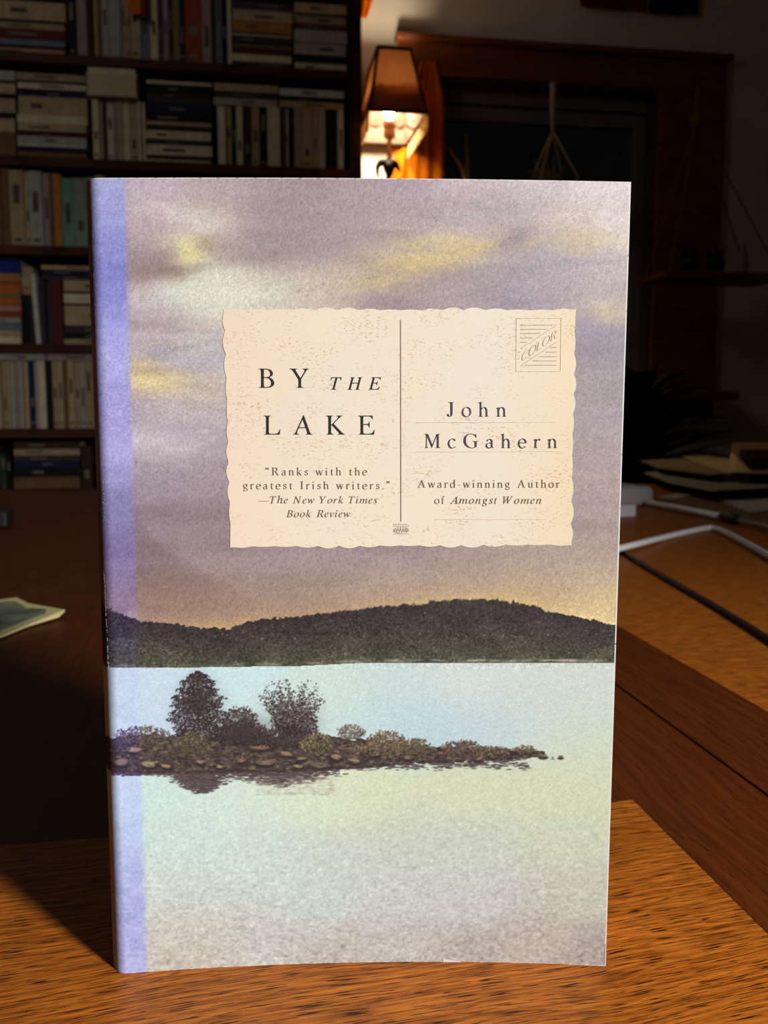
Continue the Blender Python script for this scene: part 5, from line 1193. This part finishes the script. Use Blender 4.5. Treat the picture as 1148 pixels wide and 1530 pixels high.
class Pen:
    """broad-nib strokes for the small roman letters: thick uprights, thin curves' tops"""
    TK, TN = 74.0, 24.0
    def __init__(s): s.v = []; s.f = []
    def stroke(s, pts, tk=None, tn=None, taper=False):
        tk = tk or s.TK; tn = tn or s.TN
        P = [Vector(p) for p in pts]; n = len(P); b = len(s.v)
        for i, p in enumerate(P):
            d = P[min(i + 1, n - 1)] - P[max(i - 1, 0)]; d.normalize()
            th = abs(d.y * math.cos(.25) - d.x * math.sin(.25))
            w = (tn + (tk - tn) * th ** 1.3) / 2
            if taper: w *= 1 - .6 * i / (n - 1)
            nn = Vector((-d.y, d.x)) * w
            s.v += [p + nn, p - nn]
        s.f += [(b + 2 * i, b + 2 * i + 1, b + 2 * i + 3, b + 2 * i + 2) for i in range(n - 1)]
    def poly(s, pts):
        b = len(s.v); s.v += [Vector(p) for p in pts]; s.f.append(tuple(range(b, b + len(pts))))
    def arc(s, cx, cy, rx, ry, a0, a1, n=18, **k):
        s.stroke([(cx + rx * math.cos(R(a0 + (a1 - a0) * i / n)), cy + ry * math.sin(R(a0 + (a1 - a0) * i / n))) for i in range(n + 1)], **k)
    def stem(s, x, y0, y1, foot=True, flag=True):
        h = s.TK / 2
        s.poly([(x - h, y0), (x + h, y0), (x + h, y1), (x - h, y1 - 18)])
        if foot: s.poly([(x - h - 52, y0), (x + h + 52, y0), (x + h + 50, y0 + 18), (x + h, y0 + 34), (x - h, y0 + 34), (x - h - 50, y0 + 18)])
        if flag: s.poly([(x - h, y1 - 70), (x + h, y1 - 40), (x + h, y1 + 10), (x - h - 66, y1 - 38), (x - h - 60, y1 - 52)])
    def dot(s, x, y, r_=46):
        s.poly([(x + r_ * math.cos(i * .5236), y + r_ * math.sin(i * .5236)) for i in range(12)])
XH = 440.0
def roman(c):
    p = Pen(); a = 0
    if c == 'o': p.arc(225, 218, 190, 226, 0, 360, 28); a = 450
    elif c == 'c': p.arc(220, 218, 185, 226, 52, 318, 24); p.dot(330, 372, 36); a = 400
    elif c == 'e': p.arc(215, 218, 180, 226, 8, 318, 26); p.stroke([(48, 250), (395, 250)]); a = 420
    elif c == 'a': p.stem(305, 60, 330, False, False); p.arc(190, 318, 115, 112, 0, 150, 14); p.dot(98, 352, 34); p.arc(190, 120, 145, 122, 62, 300, 18); p.stroke([(255, 228), (300, 258)]); p.stroke([(262, 20), (300, 70)]); p.stroke([(310, 60), (345, 8), (400, 22)], 50, 24); a = 420
    elif c == 'd': p.arc(205, 218, 172, 226, 0, 360, 26); p.stem(375, 10, 700, False); p.stroke([(375, 30), (440, 16)], 40, 30); a = 480
    elif c == 'f': p.stem(150, 0, 540, True, False); p.arc(250, 560, 100, 130, 180, 55, 12); p.dot(300, 650, 36); p.stroke([(50, 425), (280, 425)], 30, 26); a = 290
    elif c == 'g':
        p.arc(195, 290, 140, 150, 0, 360, 22); p.stroke([(285, 400), (340, 432), (410, 425)], 40, 30)
        p.stroke([(110, 165), (85, 110), (130, 70), (300, 50), (385, -10), (380, -110), (230, -190), (80, -160), (50, -80), (130, 20)], 52, 40); a = 420
    elif c == 'h': p.stem(105, 0, 700); p.arc(255, 270, 132, 168, 160, 0, 14); p.stem(387, 0, 280, True, False); a = 500
    elif c == 'n': p.stem(105, 0, 440); p.arc(255, 270, 132, 168, 160, 0, 14); p.stem(387, 0, 280, True, False); a = 500
    elif c == 'u': p.stem(105, 150, 440, False); p.arc(240, 160, 132, 165, 180, 350, 14); p.stem(375, 20, 440, False); p.stroke([(375, 30), (450, 14)], 40, 30); a = 490
    elif c == 'i': p.stem(110, 0, 440); p.dot(112, 610, 48); a = 235
    elif c == 'k': p.stem(105, 0, 700); p.stroke([(140, 200), (370, 425)], 30, 24); p.stroke([(200, 255), (400, 12)], 74, 50); p.stroke([(280, 430), (450, 430)], 22, 22); p.stroke([(340, 10), (490, 10)], 22, 22); a = 480
    elif c == 'r': p.stem(105, 0, 440); p.arc(250, 280, 110, 150, 165, 70, 10); p.dot(300, 398, 40); a = 345
    elif c == 's': p.stroke([(300, 330), (290, 390), (215, 432), (120, 415), (80, 345), (120, 275), (220, 225), (305, 160), (300, 70), (210, 10), (110, 25), (60, 110)], 66, 34); a = 360
    elif c == 't': p.stem(130, 90, 520, False, False); p.arc(225, 110, 95, 102, 180, 300, 10); p.stroke([(40, 425), (270, 425)], 28, 26); a = 300
    elif c == 'w':
        for x in (60, 320): p.stroke([(x, 430), (x + 140, 0)], 74, 60); p.stroke([(x + 140, 0), (x + 265, 430)], 30, 26)
        for x in (60, 320, 585): p.stroke([(x - 60, 432), (x + 60, 432)], 20, 20)
        a = 640
    elif c == '.': p.dot(90, 40, 46); a = 180
    elif c == '-': p.stroke([(40, 215), (240, 215)], 44, 44); a = 280
    elif c == '\u2014': p.stroke([(0, 215), (1000, 215)], 34, 34); a = 1000
    elif c in '\u201c\u201d':
        for x in (80, 240):
            if c == '\u201c': p.dot(x, 560, 56); p.stroke([(x - 40, 570), (x - 28, 660), (x + 45, 725)], 60, 44, True)
            else: p.dot(x, 650, 56); p.stroke([(x + 40, 640), (x + 28, 555), (x - 45, 490)], 60, 44, True)
        a = 300
    else: a = 230
    return p.v, p.f, a
_cache = {}
def glyph(c, italic):
    """(vertices, faces, left, right) in thousandths of the type size"""
    k = (c, italic)
    if k in _cache: return _cache[k]
    key = ('I' if italic else 'R') + c
    if key in GL:
        loops = [[Vector((l[i], l[i + 1], 0)) for i in range(0, len(l), 2)] for l in GL[key]]
        flat = [Vector((v.x, v.y)) for l in loops for v in l]
        fs = []; base = [0]
        for l in loops: base.append(base[-1] + len(l))
        def inside(p, l):
            c_ = False
            for i in range(len(l)):
                a, b = l[i], l[i - 1]
                if (a.y > p.y) != (b.y > p.y) and p.x < (b.x - a.x) * (p.y - a.y) / (b.y - a.y) + a.x: c_ = not c_
            return c_
        hole = [any(i != j and inside(l[0], m_) for j, m_ in enumerate(loops)) for i, l in enumerate(loops)]
        for i, l in enumerate(loops):
            if hole[i]: continue
            grp = [i] + [j for j in range(len(loops)) if hole[j] and inside(loops[j][0], l)]
            ids = [base[j] + q for j in grp for q in range(len(loops[j]))]
            fs += [tuple(ids[q] for q in t) for t in tessellate_polygon([loops[j] for j in grp])]
        x0, x1 = min(v.x for v in flat), max(v.x for v in flat)
        if not italic: x0 -= 10; x1 += 10
        else: x0 += 20; x1 -= 20
        r_ = (flat, fs, x0, x1)
    else:
        v, f, a = roman(c); r_ = (v, f, 20, a - 10 if a != 230 else 230)
    _cache[k] = r_; return r_
def text_line(mb, runs, u0, u1, v_base, size, lift=2 * LIFT, track_min=0, v_end=None):
    """runs: [(text, italic)]; the line is letterspaced to span u0..u1"""
    gs = [(c,) + (glyph(c, it) if c != ' ' else ([], [], 0, 230)) for s_, it in runs for c in s_]
    k = size / 1000.0
    tot = sum((g[4] - g[3]) for g in gs) * k
    tr = (u1 - u0 - tot) / max(1, len(gs) - 1)
    u = u0
    for c, vs, fs, a, b in gs:
        if vs:
            out = []
            for q in vs:
                uu = u + (q.x - a) * k; vb = v_base if v_end is None else v_base + (v_end - v_base) * (uu - u0) / (u1 - u0)
                out.append(from_art(uu, vb - q.y * k, lift))
            mb.add(out, fs)
        u += (b - a) * k + tr
    return mb
def rule(mb, a, b, w, lift=2 * LIFT, n=12):
    a, b = Vector(a), Vector(b); d = (b - a).normalized(); nn = Vector((-d.y, d.x)) * w / 2
    P = [[from_art(*(a.lerp(b, i / n) + nn * s_), lift) for i in range(n + 1)] for s_ in (-1, 1)]
    mb.grid(P, n + 1, 2); return mb
def ink(name, rgb): return mat(name, [float(q) for q in art_lin(rgb)], rough=0.6, spec=0.2, var=0.12, scale=900, linear=True)
I_TITLE, I_AUTHOR, I_SMALL, I_RULE, I_FAINT, I_STAMP = ink('title_ink', (48, 48, 48)), ink('author_ink', (72, 68, 78)), ink('small_ink', (126, 112, 92)), ink('rule_ink', (178, 148, 130)), ink('faint_rule_ink', (237, 223, 198)), ink('stamp_ink', (206, 190, 168))
def lettering(name, fn, m, label):
    mb_ = MB(); fn(mb_); o_ = mb_.build(name, m, book); o_['label'] = label; return o_
CAPH = 688.0
def _t(mb_):
    text_line(mb_, [('BY', False)], 386.5, 462, 579.4, 28.6 / CAPH * 1000)
    text_line(mb_, [('THE', True)], 495, 569, 582.2, 18.4 / CAPH * 1000)
    text_line(mb_, [('LAKE', False)], 394, 560.5, 649.3, 28.4 / CAPH * 1000)
lettering('title_lettering', _t, I_TITLE, 'title reading BY THE LAKE')
def _a(mb_):
    text_line(mb_, [('John', False)], 668, 757, 622.3, 21.5 / CAPH * 1000)
    text_line(mb_, [('McGahern', False)], 634, 833, 669.2, 21.0 / CAPH * 1000)
lettering('author_lettering', _a, I_AUTHOR, 'author name reading John McGahern')
def _q(mb_):
    text_line(mb_, [('\u201cRanks with the', False)], 397.5, 549, 710, 11.6 / CAPH * 1000)
    text_line(mb_, [('greatest Irish writers.\u201d', False)], 364, 582.5, 730.6, 11.6 / CAPH * 1000)
    text_line(mb_, [('\u2014', False), ('The New York Times', True)], 387, 564, 752, 10.6 / CAPH * 1000)
    text_line(mb_, [('Book Review', True)], 428.5, 523.5, 772.6, 10.6 / CAPH * 1000)
lettering('quote_lettering', _q, I_SMALL, 'press quote in small letters')
def _w(mb_):
    text_line(mb_, [('Award-winning Author', False)], 624, 836.5, 728.4, 11.6 / CAPH * 1000)
    text_line(mb_, [('of ', False), ('Amongst Women', True)], 650, 809, 752.6, 11.2 / CAPH * 1000)
lettering('award_lettering', _w, I_SMALL, 'line reading Award-winning Author of Amongst Women')
lettering('divider_rule', lambda m_: rule(m_, (599, 478), (599.6, 779), 1.3, n=40), I_RULE, 'thin upright rule down the middle of the postcard')
for (a, b) in (((622, 631), (832, 630.4)), ((623, 674.8), (838, 674)), ((650, 776), (816, 775.4))):
    o = MB(); rule(o, a, b, 0.8, n=24); o.build('address_rule', I_FAINT, book)
def _s(mb_):
    for a, b in (((778, 485.6), (827, 485.4)), ((778, 491.8), (817, 491.6)), ((778, 498.2), (807, 498)), ((778, 504.6), (797, 504.4)), ((778, 511), (788, 511)),
                 ((786, 545.6), (832, 545.4)), ((797, 539), (832, 539)), ((806, 532.6), (832, 532.5)), ((816, 525.8), (832, 525.8)), ((823, 519), (832, 519))):
        rule(mb_, a, b, 1.2, n=6)
    rule(mb_, (779, 520.5), (832, 486), 1.2, n=6); rule(mb_, (779, 546.5), (832, 511), 1.2, n=6)
    p = Pen(); x = 0.0; W_ = 80.0                                # thin sans capitals C O L O R
    def st(pts): p.stroke([(q[0] + x, q[1]) for q in pts], W_, W_)
    def arcp(rx, a0, a1): return [(rx + rx * math.cos(R(a0 + (a1 - a0) * i / 20)), 500 + 500 * math.sin(R(a0 + (a1 - a0) * i / 20))) for i in range(21)]
    st(arcp(380, 48, 312)); x += 800
    st(arcp(400, 0, 360)); x += 1000
    st([(0, 1000), (0, 0), (420, 0)]); x += 560
    st(arcp(400, 0, 360)); x += 1020
    st([(0, 0), (0, 1000), (300, 1000), (450, 880), (450, 660), (300, 530), (0, 530)]); st([(260, 530), (480, 0)]); x += 520
    ca, sa = math.cos(R(34.5)), math.sin(R(34.5)); k = 62.0 / x
    vs = [from_art(779.5 + q.x * k * ca + q.y * .0021, 540.5 - q.x * k * sa - q.y * .0132, 2 * LIFT) for q in p.v]
    mb_.add(vs, p.f)
lettering('stamp_mark', _s, I_STAMP, 'faint stamp mark reading COLOR between slanted lines')
def _sb(mb_):
    for a, b in (((772, 475.3), (839, 475)), ((772, 475.3), (771.6, 555)), ((771.6, 555), (838, 555)), ((839, 475), (838, 555))): rule(mb_, a, b, .7, n=8)
lettering('stamp_frame', _sb, I_FAINT, 'faint square stamp outline')
def _mk(mb_):
    for i in range(9): rule(mb_, (588.5 + i * 2.6, 784.6), (589.6 + i * 2.6, 781.6 + (i % 3) * .6), .7, n=1)
    for yv, a, b in ((786.2, 588, 612), (797.6, 588, 612)): rule(mb_, (a, yv), (b, yv), .6, n=4)
    pts = [(589 + i * .44, 792 + 2.6 * math.sin(i * .75) + 1.2 * math.sin(i * 2.1)) for i in range(50)]
    for i in range(49): rule(mb_, pts[i], pts[i + 1], .8, n=1)
    pts = [(600 + 11.5 * math.cos(R(i * 15)), 792 + 4.6 * math.sin(R(i * 15))) for i in range(25)]
    for i in range(24): rule(mb_, pts[i], pts[i + 1], .6, n=1)
lettering('maker_mark', _mk, I_STAMP, 'tiny illegible maker mark at the foot of the rule')

# --- wear: cracked hinge and chipped corners
M_WORN = mat('bare_paper', [float(q) for q in art_lin((236, 232, 228))], rough=0.9, spec=0.05, var=0.06, linear=True)
wr = MB(); wrn = random.Random(9)
def fleck(u, v, w, h):
    pts = [from_art(u + dx * w, v + dy * h, LIFT) for dx, dy in ((-.5, -.4), (.1, -.5), (.5, -.1), (.35, .5), (-.4, .35))]
    wr.add(pts, [(0, 1, 2, 3, 4)])
for i in range(64):
    v = wrn.uniform(850, 1000); u = 151 + (v - 850) * .048 + wrn.gauss(0, .35); fleck(u + 4.4, v, wrn.uniform(.8, 1.5), wrn.uniform(1.5, 5))
for i in range(26):
    v = wrn.uniform(345, 470); u = 133.5 + (v - 345) * .033 + wrn.gauss(0, .4); fleck(u + 4.5, v, wrn.uniform(.7, 1.1), wrn.uniform(2, 8))
for i in range(30):
    v = wrn.uniform(690, 780); u = 151 + (v - 690) * .04 + wrn.gauss(0, 1.6); fleck(u + 2, v, wrn.uniform(.7, 1.2), wrn.uniform(.8, 1.6))
wr.add([from_art(662, 1432, LIFT), from_art(668, 1433, LIFT), from_art(691, 1437.6, LIFT), from_art(688, 1439.6, LIFT), from_art(663, 1439, LIFT)], [(4, 3, 2, 1, 0)])
wr.add([from_art(846, 1440.6, LIFT), from_art(903.5, 1442, LIFT), from_art(905, 1410, LIFT), from_art(906.2, 1410, LIFT), from_art(905.2, 1444, LIFT)], [(4, 3, 2, 1, 0)])
o = wr.build('worn_flecks', M_WORN, book); o['kind'] = 'stuff'; o['label'] = 'white worn flecks along the hinge and corners'
tag(book, 'upright paperback novel with lake picture and cream postcard on its cover', 'book')
